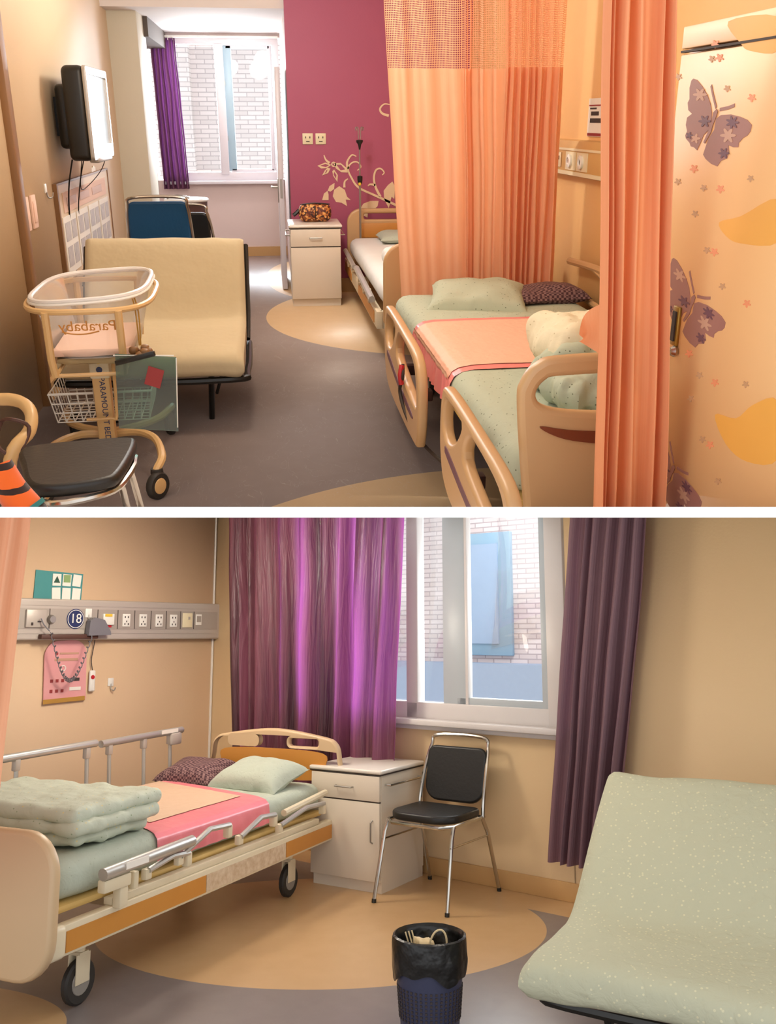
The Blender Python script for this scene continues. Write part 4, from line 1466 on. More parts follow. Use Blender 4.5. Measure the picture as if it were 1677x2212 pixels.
link('tucked_end', G().grid(tuckf, 24, 16), M['orangeR'], t)
link('ceiling_track', G().box((.85, 2.12, 2.43), (.5, .03, .03)), M['white'], t)

# ------------------------------------------------------------------ bed-head unit and notice on the apricot wall
t = thing('wall_service_unit', 'beige service unit with round outlets on the apricot wall', 'wall unit', (1.75, 0, 0))
link('casing', G().prism([(-.0, 1.145), (-.05, 1.15), (-.06, 1.17), (-.06, 1.30), (-.045, 1.335), (0, 1.34)], 3.6, 5.98, 'y'), M['unitA'], t)
link('lower_lip', G().box((-.062, 4.8, 1.165), (.006, 2.34, .02)).box((-.062, 4.8, 1.29), (.006, 2.34, .012)), M['cream'], t)
for k, y in enumerate((5.28, 5.08)):
    pl_ = link('outlet_plate', G().box((-.063, y, 1.23), (.006, .17, .095)), M['cream'], t)
    link('outlet_ring', G().lathe([(.014, 0), (.034, 0), (.036, .012), (.02, .016), (.014, .004)], 18, (-.066, y, 1.23), Matrix.Rotation(R(-90), 4, 'Y'), False), M['white'], pl_)
    link('outlet_core', G().lathe([(.0, 0), (.017, 0), (.017, .008), (0, .009)], 14, (-.067, y, 1.23), Matrix.Rotation(R(-90), 4, 'Y')), M['maroon'] if k == 0 else M['ink'], pl_)
for y in (5.78, 5.62, 5.5):
    pl_ = link('socket', G().box((-.063, y, 1.23), (.006, .09, .08), bev=.002), M['cream'], t)
    link('slot', G().box((-.067, y, 1.24), (.003, .03, .02)), M['ink'], pl_)
t = thing('wall_notice', 'small paper notice with red edge on the apricot wall', 'notice', (1.745, 5.02, 1.455))
link('sheet', G().box((0, 0, 0), (.004, .36, .19)), M['paper'], t)
link('red_line', G().box((-.003, 0, .06), (.002, .34, .006)).box((-.003, .06, -.085), (.002, .22, .014)), M['redink'], t)
link('print_line', G().box((-.003, .07, .02), (.002, .12, .02)).box((-.003, .04, -.015), (.002, .2, .022)).box((-.003, .1, .045), (.002, .1, .008)), M['ink'], t)

# ------------------------------------------------------------------ butterfly wardrobe
WX = 1.02
wd = thing('wardrobe', 'peach wardrobe printed with mauve butterflies at the right edge', 'wardrobe', (0, 0, 0))
link('carcass', G().box((WX + .32, 1.91, .83), (.6, .94, 1.66), bev=.006), M['wardrobe'], wd)
dr_ = link('door', G().box((WX + .008, 1.907, .80), (.02, .93, 1.59), bev=.004), M['wardrobe'], wd)
link('top_panel', G().box((WX + .008, 1.907, 1.632), (.02, .93, .05), bev=.003), M['wardrobe'], wd)
link('door_gap', G().box((WX + .002, 1.907, 1.601), (.012, .925, .005)), M['gap'], wd)


def wpt(px, py):
    d = fw * FPX + crt * (px - PPX) + cup * (PPY - py)
    p = eye + d * ((WX - eye.x) / d.x)
    return (-p.y, p.z)


def Z7(p):
    return wpt(1230 + p[0] / 3.752, 30 + p[1] / 3.752)


def Z8(p):
    return wpt(1230 + p[0] / 3.752, 560 + p[1] / 3.752)


def print_mesh(loops, off):
    me_ = curve_mesh(loops, .0006)
    return G().mesh(me_, Matrix.Translation((WX - .0024 - off, 0, 0)) @ YZ)


lw_ = [(1015, 525), (1045, 535), (1090, 590), (1130, 660), (1155, 730), (1165, 800), (1160, 900), (1140, 940), (1100, 980), (1075, 1040), (1045, 1105), (1020, 1080), (995, 1075), (985, 1045), (955, 1010), (950, 985), (965, 950), (955, 900), (965, 840), (1005, 810), (975, 780), (970, 720), (985, 690), (985, 600), (1000, 540)]
rw_ = [(1185, 940), (1200, 850), (1240, 820), (1320, 815), (1400, 835), (1455, 860), (1490, 900), (1480, 950), (1455, 985), (1420, 1005), (1385, 1045), (1380, 1080), (1340, 1080), (1300, 1065), (1305, 1120), (1290, 1170), (1240, 1190), (1210, 1235), (1160, 1215), (1115, 1175), (1095, 1140), (1115, 1080), (1140, 1010)]
bd_ = [(1205, 770), (1215, 790), (1200, 840), (1175, 900), (1160, 960), (1110, 1050), (1100, 1040), (1130, 970), (1165, 880), (1180, 800)]


def flower(c, r, k=6, ph=0.):
    return [(c[0] + r * (.72 + .28 * math.cos(k * a)) * math.cos(a + ph), c[1] + r * (.72 + .28 * math.cos(k * a)) * math.sin(a + ph)) for a in [2 * math.pi * i / 42 for i in range(42)]]


tip = Z7((1015, 525))
for n_, dst in enumerate((tip, Z8((975, 30)), Z8((940, 1510)))):
    dz = dst[1] - tip[1]
    sh = lambda pts: [(a, b + dz) for a, b in (Z7(p) for p in pts)]
    bf = link('butterfly_print', print_mesh([sh(lw_)], 0.0), M['moth1'], dr_)
    link('right_wing', print_mesh([sh(rw_)], 0.0), M['moth1'], bf)
    link('butterfly_body', print_mesh([sh(bd_)], .0008), M['moth1'], bf)
    link('antenna', print_mesh([stroke(sh([(1200, 760), (1180, 680), (1165, 610), (1160, 580)]), .0035, False)], 0).mesh(curve_mesh([stroke(sh([(1230, 775), (1300, 760), (1350, 740)]), .0035, False)], .0006), Matrix.Translation((WX - .0024, 0, 0)) @ YZ), M['moth1'], bf)
    for c, r, kk in (((1110, 870), 52, 6), ((1335, 880), 56, 7), ((1265, 1130), 46, 6), ((985, 985), 30, 5)):
        link('plum_blossom', print_mesh([[(a, b + dz) for a, b in (Z7(p) for p in flower(c, r, kk))]], .0009), M['moth2'], bf)
    for c, r, kk in (((1072, 655), 58, 6), ((1300, 985), 66, 6), ((1035, 1010), 42, 5)):
        link('rose_blossom', print_mesh([[(a, b + dz) for a, b in (Z7(p) for p in flower(c, r, kk))]], .0007), M['moth3'], bf)
for Zf, m_, pts, r in ((Z7, 'flower', [(1165, 365), (1290, 605), (895, 510), (890, 1360), (1100, 1410), (1480, 1335), (1030, 1620), (1125, 1915)], 30),
                       (Z7, 'flower2', [(1228, 355), (1195, 245), (1020, 1255), (1235, 1420), (1185, 1930), (1490, 680)], 36),
                       (Z8, 'flower', [(1250, 220), (1065, 940), (1440, 1015), (995, 1130), (1090, 1460), (1215, 1800)], 30),
                       (Z8, 'flower2', [(980, 765), (1150, 1505), (1190, 1000), (1450, 360)], 34)):
    for p in pts:
        link('flower_print', print_mesh([[Zf(q) for q in flower(p, r, 5, .4)]], 0), M[m_], dr_)
for Zf, pts in ((Z7, [(1300, 60), (1700, 20), (1700, 300), (1480, 300), (1400, 240)]), (Z7, [(1225, 1690), (1400, 1640), (1700, 1500), (1700, 1850), (1400, 1860), (1280, 1800)]),
                (Z8, [(1190, 1260), (1360, 1290), (1500, 1180), (1700, 1150), (1700, 1620), (1450, 1640), (1280, 1500)])):
    link('leaf_print', print_mesh([smooth_poly([Zf(p) for p in pts], 4)], -.0004), M['patch'], dr_)
hx, hz = Z8((885, 540))
lk = link('lock_plate', G().box((WX - .006, -hx, hz), (.01, .035, .10), bev=.003), M['brass'], dr_)
link('lock_slot', G().box((WX - .013, -hx, hz), (.004, .018, .075)), M['gap'], lk)
hx, hz = Z8((880, 745))
link('key_knob', G().lathe([(.0, 0), (.012, .0), (.015, .008), (.01, .018), (0, .02)], 14, (WX - .003, -hx, hz), Matrix.Rotation(R(-90), 4, 'Y')), M['chrome'], dr_)

# ================================================================== lower ward
RM = MB
ROOM = 'B'
CX, CY = -1.344, 7.226                                   # room corner
FW = Matrix.Translation((CX, CY, 0)) @ Matrix.Rotation(R(-38.54), 4, 'Z')    # window wall: x along it, -y into the room
FL = Matrix.Translation((CX, CY, 0)) @ Matrix.Rotation(R(51.46), 4, 'Z')     # side wall: x towards the corner, -y into the room


def frame_thing(name, label, cat, frame, loc, group=None):
    m_ = frame @ Matrix.Translation(loc)
    return thing(name, label, cat, m_.translation, 0, group, m_.to_3x3())


struct('floor_lower', G().box((-1.0, 5.0, -.03), (7.0, 6.2, .06)), M['floorB'])
g = G().box((.425, .06, 1.3), (1.05, .12, 2.6)).box((4.82, .06, 1.3), (3.6, .12, 2.6)).box((1.985, .06, .44), (2.09, .12, .88)).box((1.985, .06, 2.55), (2.09, .12, .2))
struct('wall_far', g.move(FW), M['wallB'])
struct('wall_side', G().box((-2.6, .06, 1.3), (5.2, .12, 2.6)).move(FL), M['wallB2'])
struct('trim_2', G().box((-.012, -.006, 1.3), (.012, .012, 2.6)).move(FL), M['paper'], label='thin pale sealant line down the room corner')
struct('baseboard_far', G().box((3.2, -.01, .05), (6.5, .02, .10), bev=.004).move(FW), M['tanbase'])
struct('baseboard_side', G().box((-2.6, -.01, .05), (5.2, .02, .10), bev=.004).move(FL), M['tanbase'])

# window of the lower ward
W2 = struct('window_2', G().box((1.985, .03, .965), (2.07, .08, .1), bev=.006).box((.99, .03, 1.7), (.08, .08, 1.6), bev=.006).box((2.95, .03, 1.7), (.12, .08, 1.6), bev=.006)
            .box((1.92, .03, 1.7), (.09, .08, 1.6), bev=.006).box((1.44, .03, 1.7), (.05, .06, 1.6), bev=.006).move(FW), M['pvcB'])
struct('sash', G().box((2.235, .035, 1.7), (.17, .05, 1.5), bev=.005).box((2.87, .035, 1.7), (.05, .05, 1.5), bev=.005).box((2.55, .035, 1.03), (.6, .05, .05), bev=.005).move(FW), M['sashB'], W2)
struct('sash_bead', G().box((2.33, .028, 1.7), (.02, .05, 1.46), bev=.003).move(FW), M['pvcB'], W2)
struct('pane', G().box((2.59, .05, 1.75), (.52, .006, 1.45)).move(FW), M['glass'], W2)
struct('pane', G().box((2.06, .05, 1.75), (.19, .006, 1.45)).move(FW), M['glass'], W2)
struct('pane', G().box((1.45, .05, 1.75), (.86, .006, 1.45)).move(FW), M['glass'], W2)
struct('window_sill', G().box((1.985, -.03, .90), (2.14, .14, .035), bev=.008).box((1.985, -.012, .865), (2.14, .05, .03), bev=.006).move(FW), M['pvcB'], W2)

# building seen through the lower window
t = frame_thing('brick_building', 'pale brick building with a blue window outside the lower window', 'building', FW, (0, 4.2, 0))
link('brick_front', G().box((0, .15, 1.9), (7.0, .3, 3.2)), M['facadeB'], t)
bw_ = link('window', G().box((-.30, -.02, 1.88), (.92, .06, 1.38), bev=.01), M['bluewin'], t)
link('pane', G().box((-.36, -.06, 1.88), (.72, .02, 1.12)), M['paneblue'], bw_)
link('ledge', G().box((0, -.1, .75), (7.0, .5, .72)), M['ledge'], t)

# curtains
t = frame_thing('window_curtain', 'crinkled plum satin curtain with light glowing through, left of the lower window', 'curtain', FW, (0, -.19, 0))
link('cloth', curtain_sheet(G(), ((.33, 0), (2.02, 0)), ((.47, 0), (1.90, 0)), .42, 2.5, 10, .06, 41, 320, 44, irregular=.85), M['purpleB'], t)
t = frame_thing('window_curtain', 'taupe curtain hanging right of the lower window', 'curtain', FW, (0, -.12, 0))
link('cloth', curtain_sheet(G(), ((3.17, 0), (3.64, 0)), ((2.925, 0), (3.31, 0)), .22, 2.5, 6, .045, 52, 200, 30, irregular=.5), M['taupe'], t)
t = thing('bed_curtain', 'peach cubicle curtain at the left edge of the lower ward', 'curtain', (0, 0, 0))
link('cloth', curtain_sheet(G(), ((-1.95, 3.3), (-1.255, 3.3)), ((-2.05, 3.3), (-1.345, 3.3)), .62, 2.4, 8, .03, 61, 160, 24), M['peach'], t)

# ------------------------------------------------------------------ service unit on the side wall
un = frame_thing('wall_service_unit', 'long grey service unit with sockets above the lower bed', 'wall unit', FL, (0, 0, 0))
link('casing', G().mesh(curve_mesh([rounded(2.4, .265, (.04, .0, .0, .04), 6, -1.17, 1.53)], .03, .012), Matrix.Translation((0, -.03, 0)) @ XZ), M['unitB'], un)
link('ridge', G().box((-1.2, -.061, 1.625), (2.3, .006, .012)).box((-1.2, -.061, 1.445), (2.3, .006, .012)), M['unitB'], un)
link('fascia', G().box((-1.18, -.061, 1.535), (2.32, .005, .13)), M['unitB2'], un)
for x in (-1.44, -1.08, -.92, -.78, -.64, -.505, -.375, -.25):
    link('divider', G().box((x, -.0635, 1.535), (.005, .004, .128)), M['ink'], un)
for x in (-.85, -.71, -.57, -.44):
    pl_ = link('socket', G().box((x, -.066, 1.53), (.062, .008, .088), bev=.002), M['white'], un)
    for dx, dz, sz in ((-.013, .022, (.007, .003, .013)), (.013, .022, (.007, .003, .013)), (-.014, -.026, (.006, .003, .013)), (.014, -.026, (.006, .003, .013)), (0, -.008, (.006, .003, .01))):
        link('slot', G().box((x + dx, -.071, 1.53 + dz), sz), M['ink'], pl_)
pl_ = link('switch_plate', G().box((-.312, -.066, 1.535), (.088, .01, .105), bev=.003), M['cream'], un)
link('switch_key', G().box((-.30, -.073, 1.55), (.016, .004, .02)), M['unitB'], pl_)
pl_ = link('code_plate', G().box((-.205, -.065, 1.54), (.055, .006, .08), bev=.002), M['white'], un)
link('code_field', G().box((-.205, -.069, 1.545), (.04, .003, .045)), M['unitB2'], pl_)
pl_ = link('call_box', G().box((-1.0, -.07, 1.535), (.088, .02, .075), bev=.004), M['white'], un)
link('yellow_label', G().box((-1.005, -.083, 1.562), (.055, .003, .018)), M['yellow'], pl_)
link('red_label', G().box((-1.0, -.064, 1.488), (.062, .006, .014)), M['red'], pl_)
dsc = link('number_disc', G().lathe([(0, 0), (.064, 0), (.066, .003), (0, .004)], 32, (-1.25, -.063, 1.535), Matrix.Rotation(R(90), 4, 'X')), M['navy'], un)
link('number_ring', G().lathe([(.056, .004), (.060, .005), (.060, .006), (.056, .006)], 32, (-1.25, -.063, 1.535), Matrix.Rotation(R(90), 4, 'X'), False), M['white'], dsc)
link('number_lettering', G().mesh(text_mesh('18', .088, .001), Matrix.Translation((-1.25, -.0695, 1.535)) @ XZ), M['white'], dsc, label='white number 18')
pl_ = link('outlet_box', G().box((-1.54, -.07, 1.535), (.14, .02, .115), bev=.006), M['unitB'], un)
link('outlet_slot', G().box((-1.57, -.083, 1.50), (.012, .004, .018)).box((-1.52, -.083, 1.515), (.025, .004, .008)), M['ink'], pl_)
link('gas_outlet', G().lathe([(0, .03), (.022, .03), (.028, .015), (.03, 0)], 16, (-1.43, -.063, 1.53), Matrix.Rotation(R(90), 4, 'X')), M['steel'], un)
link('tray', G().box((-1.3, -.075, 1.42), (.42, .05, .03), bev=.006), M['dkbrown'], un)
# things on and under the unit
t = frame_thing('adhesive_hook', 'white adhesive hook on the service unit above the phone', 'hook', FL, (-1.155, -.064, 1.575))
link('plate', G().box((0, -.003, 0), (.05, .007, .06), bev=.003), M['white'], t)
link('prong', G().tube([(0, -.008, -.01), (0, -.012, -.04), (.01, -.03, -.045), (.015, -.035, -.03)], .004, 6, smooth=3), M['steel'], t)
t = frame_thing('phone_handset', 'grey phone handset with coiled cord hanging on the service unit', 'phone', FL, (-1.10, -.1, 1.475))
link('handset', G().prism([(-.07, .05), (-.03, .07), (.04, .055), (.09, -.02), (.095, -.045), (-.08, -.05)], -.02, .025, 'y'), M['greyp'], t)
coil = [(-.05 - .30 * q, -.01 + .012 * math.cos(q * 150), -.05 - .30 * math.sin(math.pi * q) + .012 * math.sin(q * 150) + .03 * q) for q in [i / 220 for i in range(221)]]
link('coiled_cord', G().tube(coil, .0035, 5), M['greyp'], t)
link('plug_cord', G().tube([(-.36, -.01, -.02), (-.40, -.005, .02), (-.42, 0, .06)], .004, 5, smooth=3), M['greyp'], t)
t = frame_thing('card_holder', 'teal card holder with six small cards above the service unit', 'card holder', FL, (-1.35, -.004, 1.745))
link('backing', G().box((0, 0, 0), (.35, .006, .195), Matrix.Rotation(R(2), 4, 'Y')), M['tealcard'], t)
for i, x in enumerate((-.02, .055, .13)):
    for j, z in enumerate((.045, -.045)):
        cd_ = link('card', G().box((x, -.006, z), (.062, .004, .078), Matrix.Rotation(R(3 * (i - j)), 4, 'Y')), M['paper'], t)
        if j == 0 and i == 0:
            link('tree_print', G().prism([(x - .024, z - .02), (x + .024, z - .02), (x, z + .025)], -.0095, -.0085, 'y'), M['dkgreen'], cd_)
        if j == 0 and i == 1:
            link('green_print', G().box((x, -.009, z + .01), (.05, .002, .05)), M['greencard'], cd_)
t = frame_thing('ward_card', 'pink patient card hanging below the service unit', 'card', FL, (-1.27, -.012, 1.195))
link('card', G().mesh(curve_mesh([rounded(.31, .40, (.1, .1, .015, .015), 7)], .004), Matrix.Rotation(R(-2), 4, 'Y') @ XZ), M['pinkcard'], t)
link('gold_band', G().box((.0, -.006, -.185), (.305, .003, .028), Matrix.Rotation(R(-2), 4, 'Y')), M['gold'], t)
link('emblem', G().lathe([(0, 0), (.012, 0), (.012, .002), (0, .002)], 14, (-.075, -.005, .115), Matrix.Rotation(R(90), 4, 'X')), M['redink'], t)
for (x, z, w_, h_) in ((.02, .115, .14, .012), (.0, .075, .17, .016)):
    link('print_line', G().box((x, -.006, z), (w_, .002, h_)), M['moth3'], t)
for z in (-.06, -.125):
    for x in (-.10, -.06, -.02):
        link('print_mark', G().box((x, -.006, z), (.02, .002, .02)), M['redink'], t)
link('print_mark', G().box((.08, -.006, -.055), (.05, .002, .02)), M['ink'], t)
link('white_slip', G().box((.075, -.006, -.115), (.085, .003, .022)), M['paper'], t)
link('punched_hole', G().lathe([(.014, 0), (.02, 0), (.02, .003), (.014, .003)], 14, (-.02, -.004, .02), Matrix.Rotation(R(90), 4, 'X'), False), M['paper'], t)
t = frame_thing('call_button', 'white nurse call button with red key on a thin cord', 'call button', FL, (-1.07, -.02, 1.125))
link('handle', G().box((0, 0, 0), (.045, .022, .14), bev=.01, seg=3), M['white'], t)
link('red_key', G().lathe([(0, 0), (.014, 0), (.013, .005), (0, .006)], 14, (-.003, -.012, .025), Matrix.Rotation(R(90), 4, 'X')), M['red'], t)
link('cord', G().tube([(.0, 0, .07), (-.012, 0, .14), (0, 0, .22), (-.005, -.02, .28)], .003, 5, smooth=4), M['ink'], t)
t = frame_thing('adhesive_hook', 'white adhesive hook alone on the tan wall below the service unit', 'hook', FL, (-.91, 0, 1.11))
link('plate', G().box((0, -.004, 0), (.045, .008, .055), bev=.003), M['white'], t)
link('prong', G().tube([(0, -.008, -.01), (.0, -.012, -.045), (.012, -.03, -.055), (.018, -.036, -.035)], .004, 6, smooth=3), M['steel'], t)

# ------------------------------------------------------------------ bed of the lower ward (local x towards the head, y towards the wall)
BM = Matrix.Translation((-.79, 4.62, 0)) @ Matrix.Rotation(R(66), 4, 'Z')
b3 = thing('hospital_bed', 'hospital bed with sage sheet and orange side panels in the lower ward', 'bed', (-.79, 4.62, 0), R(66))
XP = Matrix(((0, 0, 1, 0), (1, 0, 0, 0), (0, 1, 0, 0), (0, 0, 0, 1)))       # plate in XY -> upright in YZ of the bed
eb = [(y, z) for y, z in rounded(1.04, .53, (.06, .14, .10, .10), 7, .47, .455)]
link('footboard', G().mesh(curve_mesh([rounded(1.04, .53, (.12, .15, .16, .10), 7, .47, .455)], .024, .016), Matrix.Translation((-1.13, 0, 0)) @ XP), M['bedplastB'], b3)
hbp = smooth_poly([(-.03, .45), (-.03, .70), (.0, .795), (.10, .83), (.42, .865), (.74, .83), (.85, .795), (.88, .70), (.88, .45), (.42, .42)], 6)
hl = [(y, z) for y, z in rounded(.20, .045, .018, 4, .215, .79)]
hr_ = [(y, z) for y, z in rounded(.20, .045, .018, 4, .64, .79)]
hb3 = link('headboard', G().mesh(curve_mesh([hbp, hl, hr_], .024, .014), Matrix.Translation((1.19, 0, 0)) @ XP), M['bedplastB'], b3)
link('insert_panel', G().mesh(curve_mesh([smooth_poly([(.08, .735), (.42, .75), (.77, .735), (.79, .66), (.77, .58), (.08, .58), (.06, .66)], 4)], .004), Matrix.Translation((1.163, 0, 0)) @ XP), M['wood'], hb3)
g = G()
soften(g, (.06, .51, .50), (2.14, .90, .15), .42, .007, 3, 21.5, (46, 22, 8))
link('mattress', g, M['sheetB'], b3)
link('deck_board', G().box((.03, .5, .405), (2.2, .88, .03), bev=.012), M['board'], b3)
sf = link('side_frame', G().box((.04, .02, .315), (2.2, .05, .11), bev=.006).box((.12, .03, .385), (1.75, .045, .03), bev=.004), M['ivory'], b3)
for x0, x1 in ((-1.02, -.13), (.60, 1.12)):
    link('wood_insert', G().box(((x0 + x1) / 2, -.006, .31), (x1 - x0, .006, .075)), M['wood'], sf)
link('worn_panel', G().box((.235, -.006, .31), (.72, .005, .075)), M['worn'], sf)
link('end_frame', G().box((-1.06, .45, .31), (.06, .84, .10), bev=.01).box((-1.07, .035, .315), (.10, .10, .12), bev=.02, seg=3), M['ivory'], b3)
link('far_frame', G().box((.04, .93, .315), (2.2, .05, .11), bev=.006), M['ivory'], b3)
link('cross_bar', G().box((-.55, .47, .33), (.05, .86, .05)).box((.6, .47, .33), (.05, .86, .05)), M['ivory'], b3)
for x, y in ((-.80, .12), (-.80, .82), (.85, .12), (.85, .82)):
    l_ = link('leg', G().tube([(x, y, .27), (x, y, .2)], .022, 10), M['ivory'], b3)
    caster(l_, (x, y, .088), .086, M['rubber'], M['greywheel'], 'y', M['ivory'])
gs = G()
for k in range(12):
    x = -.42 + .065 * k
    gs.tube([(x, .10, .255), (x, .10, .215), (x + .03, .10, .215), (x + .03, .10, .255)], .003, 5)
gs.tube([(-.45, .10, .255), (.36, .10, .255)], .004, 5)
o = link('wire_hangers', gs, M['steel'], b3)
o['kind'] = 'stuff'
# folded-down rail on the near side
nr = link('near_rail', G().tube([(-.88, -.045, .52), (-.30, -.045, .535)], .024, 12), M['silver'], b3)
link('rail_grip', G().box((-.79, -.03, .47), (.16, .04, .05), bev=.008).box((-.74, -.02, .42), (.05, .04, .11), bev=.006).box((-.66, -.02, .45), (.03, .03, .07), bev=.006), M['ivory'], nr)
link('rail_label', G().box((-.70, -.067, .53), (.14, .004, .026)), M['paper'], nr)
for x0, x1, z0, z1 in ((-.58, -.30, .47, .495), (-.36, .02, .48, .555), (.12, .44, .47, .53), (.5, .98, .455, .50)):
    a_ = link('rail_arm', G().tube([(x0, -.03, z0), (x0 + (x1 - x0) * .55, -.035, z1), (x1, -.03, z1 - .012)], .013, 8), M['silver'], b3)
    link('arm_pivot', G().box((x1, -.02, z1 - .04), (.035, .035, .06), bev=.006), M['ivory'], a_)
    link('arm_pivot', G().box((x0, -.02, z0 - .015), (.04, .03, .045), bev=.006), M['ivory'], a_)
link('upper_rail', G().tube([(.58, .0, .50), (1.05, .0, .535)], .018, 8), M['ivory'], b3)
# raised rails on the wall side
for x0, x1, posts in ((-.75, .27, (-.3, .2)), (.31, 1.05, (.38, .68, .93))):
    r_ = link('wall_rail', G().tube([(x0, 1.02, .835), (x1, 1.02, .845)], .02, 10), M['silver'], b3)
    for x in posts:
        p_ = link('rail_post', G().tube([(x, 1.02, .83), (x, 1.0, .36)], .011, 8), M['silver'], r_)
        link('post_socket', G().box((x, 1.02, .80), (.035, .03, .06), bev=.006), M['unitB'], p_)
link('rail_latch', G().box((.96, 1.0, .80), (.10, .03, .07), bev=.01), M['unitB'], b3)
link('rail_label', G().box((.9, .997, .85), (.16, .004, .022)), M['paper'], b3)

# bedding
pd = thing('bed_pad', 'rose and beige waterproof pad laid across the lower bed', 'bed pad', (-.79, 4.62, 0), R(66))


def pad3(inset, lift, drop):
    path = [(.93, .581), (.6, .582), (.4, .582), (.22, .581)] if inset else [(.93, .579), (.6, .581), (.3, .581), (.14, .578), (.085, .570), (.06, .55), (.052, .50), (.05, drop)]

    def f(u, v):
        t_ = u * (len(path) - 1)
        i = min(int(t_), len(path) - 2)
        q = t_ - i
        y = path[i][0] * (1 - q) + path[i + 1][0] * q
        z = path[i][1] * (1 - q) + path[i + 1][1] * q
        e = (y - .05) / .88
        xa = -.42 + .42 * e + inset
        xb = .52 + .28 * e - inset
        x = xa + (xb - xa) * v
        return (x, y - lift * (1 if z < .56 else .2) - .004 * math.sin(x * 60) * max(0, (.56 - z) * 9), z + lift + .003 * abs(noise.noise(Vector((x * 8, y * 5, 4)))))
    return G().grid(f, 36, 40)


link('pad_backing', pad3(0, .002, .455), M['padBpink'], pd)
link('pad_centre', pad3(.075, .004, .573), M['padB'], pd)
qt = thing('folded_quilt', 'sage quilt folded in layers at the foot of the lower bed', 'quilt', (-.79, 4.62, 0), R(66))
for k, (z, h_, x0, x1, y0, y1) in enumerate(((.619, .062, -.84, -.37, .14, .93), (.667, .060, -.88, -.33, .10, .95), (.716, .066, -.88, -.29, .12, .98))):
    g = G()
    soften(g, ((x0 + x1) / 2, (y0 + y1) / 2, z), (x1 - x0, y1 - y0, h_), .49, .012, 10, 30 + 5 * k, (40, 46, 10))
    link('fold', g, M['quiltB'], qt)


def on_bed(x, y, z):
    return (BM @ Vector((x, y, z)))


solo('pillow', pillow(G(), .34, .50, .17, 9.0, .014).move(Matrix.Translation(on_bed(.88, .34, .575)) @ Matrix.Rotation(R(58), 4, 'Z') @ Matrix.Rotation(R(-16), 4, 'Y')), M['sheetB'], 'sage dotted pillow at the head of the lower bed', 'pillow')
solo('pillow', pillow(G(), .32, .42, .13, 19.0, .012).move(Matrix.Translation(on_bed(.92, .80, .582)) @ Matrix.Rotation(R(66), 4, 'Z') @ Matrix.Rotation(R(-14), 4, 'Y')), M['check'], 'purple checked pillow beside the wall rail of the lower bed', 'pillow')

# ------------------------------------------------------------------ furniture by the lower window
bedside_cabinet('cream bedside cabinet beside the black chair', (-.452, 5.735, 0), R(-31.4), .48, .49, .67, True, (1,))
iv_pole('tall steel drip pole with hooks in front of the plum curtain', (-.425, 6.28, 0), 2.17, 1.13)
stack_chair('stacking_chair', 'black vinyl chair with chrome frame under the lower window', (.255, 5.42, 0), R(-34), M['vinylb'], .42, .45, .84, .38, .475)

# ------------------------------------------------------------------ waste bin
t = thing('waste_bin', 'navy perforated waste bin with black liner', 'waste bin', (.155, 3.70, 0))
bb = link('bucket', G().lathe([(.0, .004), (.10, .004), (.105, .0), (.108, .012), (.132, .33), (.128, .33), (.104, .014), (0, .014)], 40), M['bin'], t)
gp = G()
for i in range(40):
    for j in range(9):
        a = 2 * math.pi * i / 40
        z = .06 + .013 * j
        r_ = .108 + .024 * z / .33 + .0012
        gp.box((r_ * math.cos(a), r_ * math.sin(a), z), (.003, .008, .008), a)
o = link('perforation', gp, M['ink'], bb)
o['kind'] = 'stuff'
g = G()


def liner(u, v):
    a = 2 * math.pi * u
    prof_ = [(.095, .205), (.112, .27), (.121, .325), (.129, .338), (.137, .334), (.139, .31), (.141, .26), (.137, .21 + .018 * math.sin(3 * a + 1) + .01 * math.sin(7 * a)), ]
    t_ = v * (len(prof_) - 1)
    i = min(int(t_), len(prof_) - 2)
    q = t_ - i
    r_ = prof_[i][0] * (1 - q) + prof_[i + 1][0] * q
    z = prof_[i][1] * (1 - q) + prof_[i + 1][1] * q
    r_ += .004 * noise.noise(Vector((math.cos(a) * 5, math.sin(a) * 5, z * 18))) + .003 * math.sin(17 * a + z * 20) * max(0, v - .6)
    return (r_ * math.cos(a), r_ * math.sin(a), z)


link('liner', g.grid(liner, 72, 28, cu=True), M['liner'], t)
link('liner_floor', G().lathe([(0, .215), (.096, .21)], 30, caps=False), M['liner'], t)
t = thing('crumpled_tissue', 'crumpled paper scrap lying in the waste bin', 'litter', (.135, 3.69, .205))
g = G()
soften(g, (.0, .03, .075), (.09, .06, .07), .48, .014, 30, 3, (10, 8, 6))
link('paper', g, M['strawc'], t)
link('paper_core', soften(G(), (.0, .03, .03), (.05, .04, .05), .48, .006, 25, 9, (8, 8, 6)), M['paper'], t)
t = thing('plastic_strip', 'curled pale plastic strip poking up in the waste bin', 'litter', (.175, 3.69, .205))
link('strip', G().tube([(-.01, .0, .0), (-.02, .0, .09), (.0, .01, .135), (.03, .015, .14), (.045, .01, .10), (.035, .0, .0)], .004, 6, smooth=5), M['strawc'], t)
t = thing('wooden_sticks', 'thin wooden sticks leaning inside the waste bin', 'litter', (.095, 3.69, .205))
for k in range(3):
    link('stick', G().tube([(.01 + .012 * k, .0, .0), (-.03 + .012 * k, .01 * k, .14)], .003, 5), M['strawc'], t)

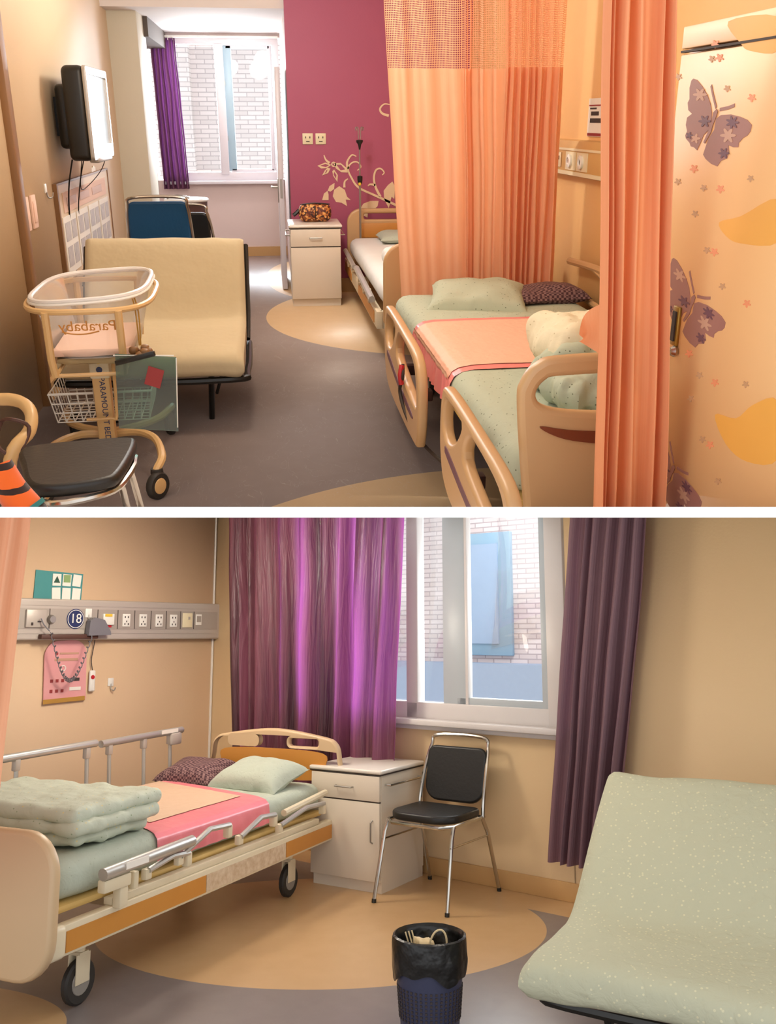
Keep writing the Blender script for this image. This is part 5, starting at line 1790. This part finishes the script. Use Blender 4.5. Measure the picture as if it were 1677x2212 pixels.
# ------------------------------------------------------------------ sage sofa bed
mid = [(-.52, .29), (-.46, .30), (-.22, .315), (-.02, .33), (.12, .41), (.33, .60), (.56, .775), (.60, .80)]
t = sofa_bed('sage green dotted sofa bed by the yellow wall', (1.19, 3.50, 0), R(-30), 1.14, sofa_profile(mid, .065), M['sofaB'], 7.0)
link('seat_frame', G().tube([(-.5, .1, .25), (-.5, -.36, .235), (-.42, -.46, .23), (.42, -.46, .23), (.5, -.36, .235), (.5, .1, .25)], .02, 8, smooth=4), M['black'], t)
link('seat_board', G().box((0, -.2, .25), (1.0, .56, .015)), M['dkbrown'], t)
for sx in (-1, 1):
    link('leg', G().tube([(sx * .33, -.36, .235), (sx * .31, -.28, 0)], .017, 8), M['black'], t)
    link('leg', G().tube([(sx * .42, .3, .5), (sx * .42, .45, .0)], .015, 8), M['black'], t)
    link('side_frame', G().tube([(sx * .56, -.02, .30), (sx * .565, .2, .45), (sx * .565, .6, .70)], .013, 8), M['black'], t)

# ------------------------------------------------------------------ cut both wards where they meet the slab between them
def cut(objs, row, keep_above):
    nrm = row_normal(row) * (1 if keep_above else -1)
    for o_ in objs:
        mw = o_.matrix_world
        ds = [nrm.dot(mw @ Vector(c) - eye) for c in o_.bound_box]
        if min(ds) >= 0:
            continue
        if max(ds) <= 0:
            bpy.data.objects.remove(o_)
            continue
        inv = mw.inverted()
        bm = bmesh.new()
        bm.from_mesh(o_.data)
        co_ = inv @ eye
        no_ = (mw.to_3x3().transposed() @ nrm).normalized()
        r_ = bmesh.ops.bisect_plane(bm, geom=bm.verts[:] + bm.edges[:] + bm.faces[:], plane_co=co_, plane_no=no_, clear_inner=True)
        es = [e for e in r_['geom_cut'] if isinstance(e, bmesh.types.BMEdge)]
        if es:
            bmesh.ops.holes_fill(bm, edges=es)
        if o_.data.users > 1:
            o_.data = o_.data.copy()
        bm.to_mesh(o_.data)
        n_ = len(bm.verts)
        bm.free()
        if n_ < 3:
            bpy.data.objects.remove(o_)


bpy.context.view_layer.update()
cut(MESHES['A'], 1101.0, True)
cut(MESHES['B'], 1112.0, False)
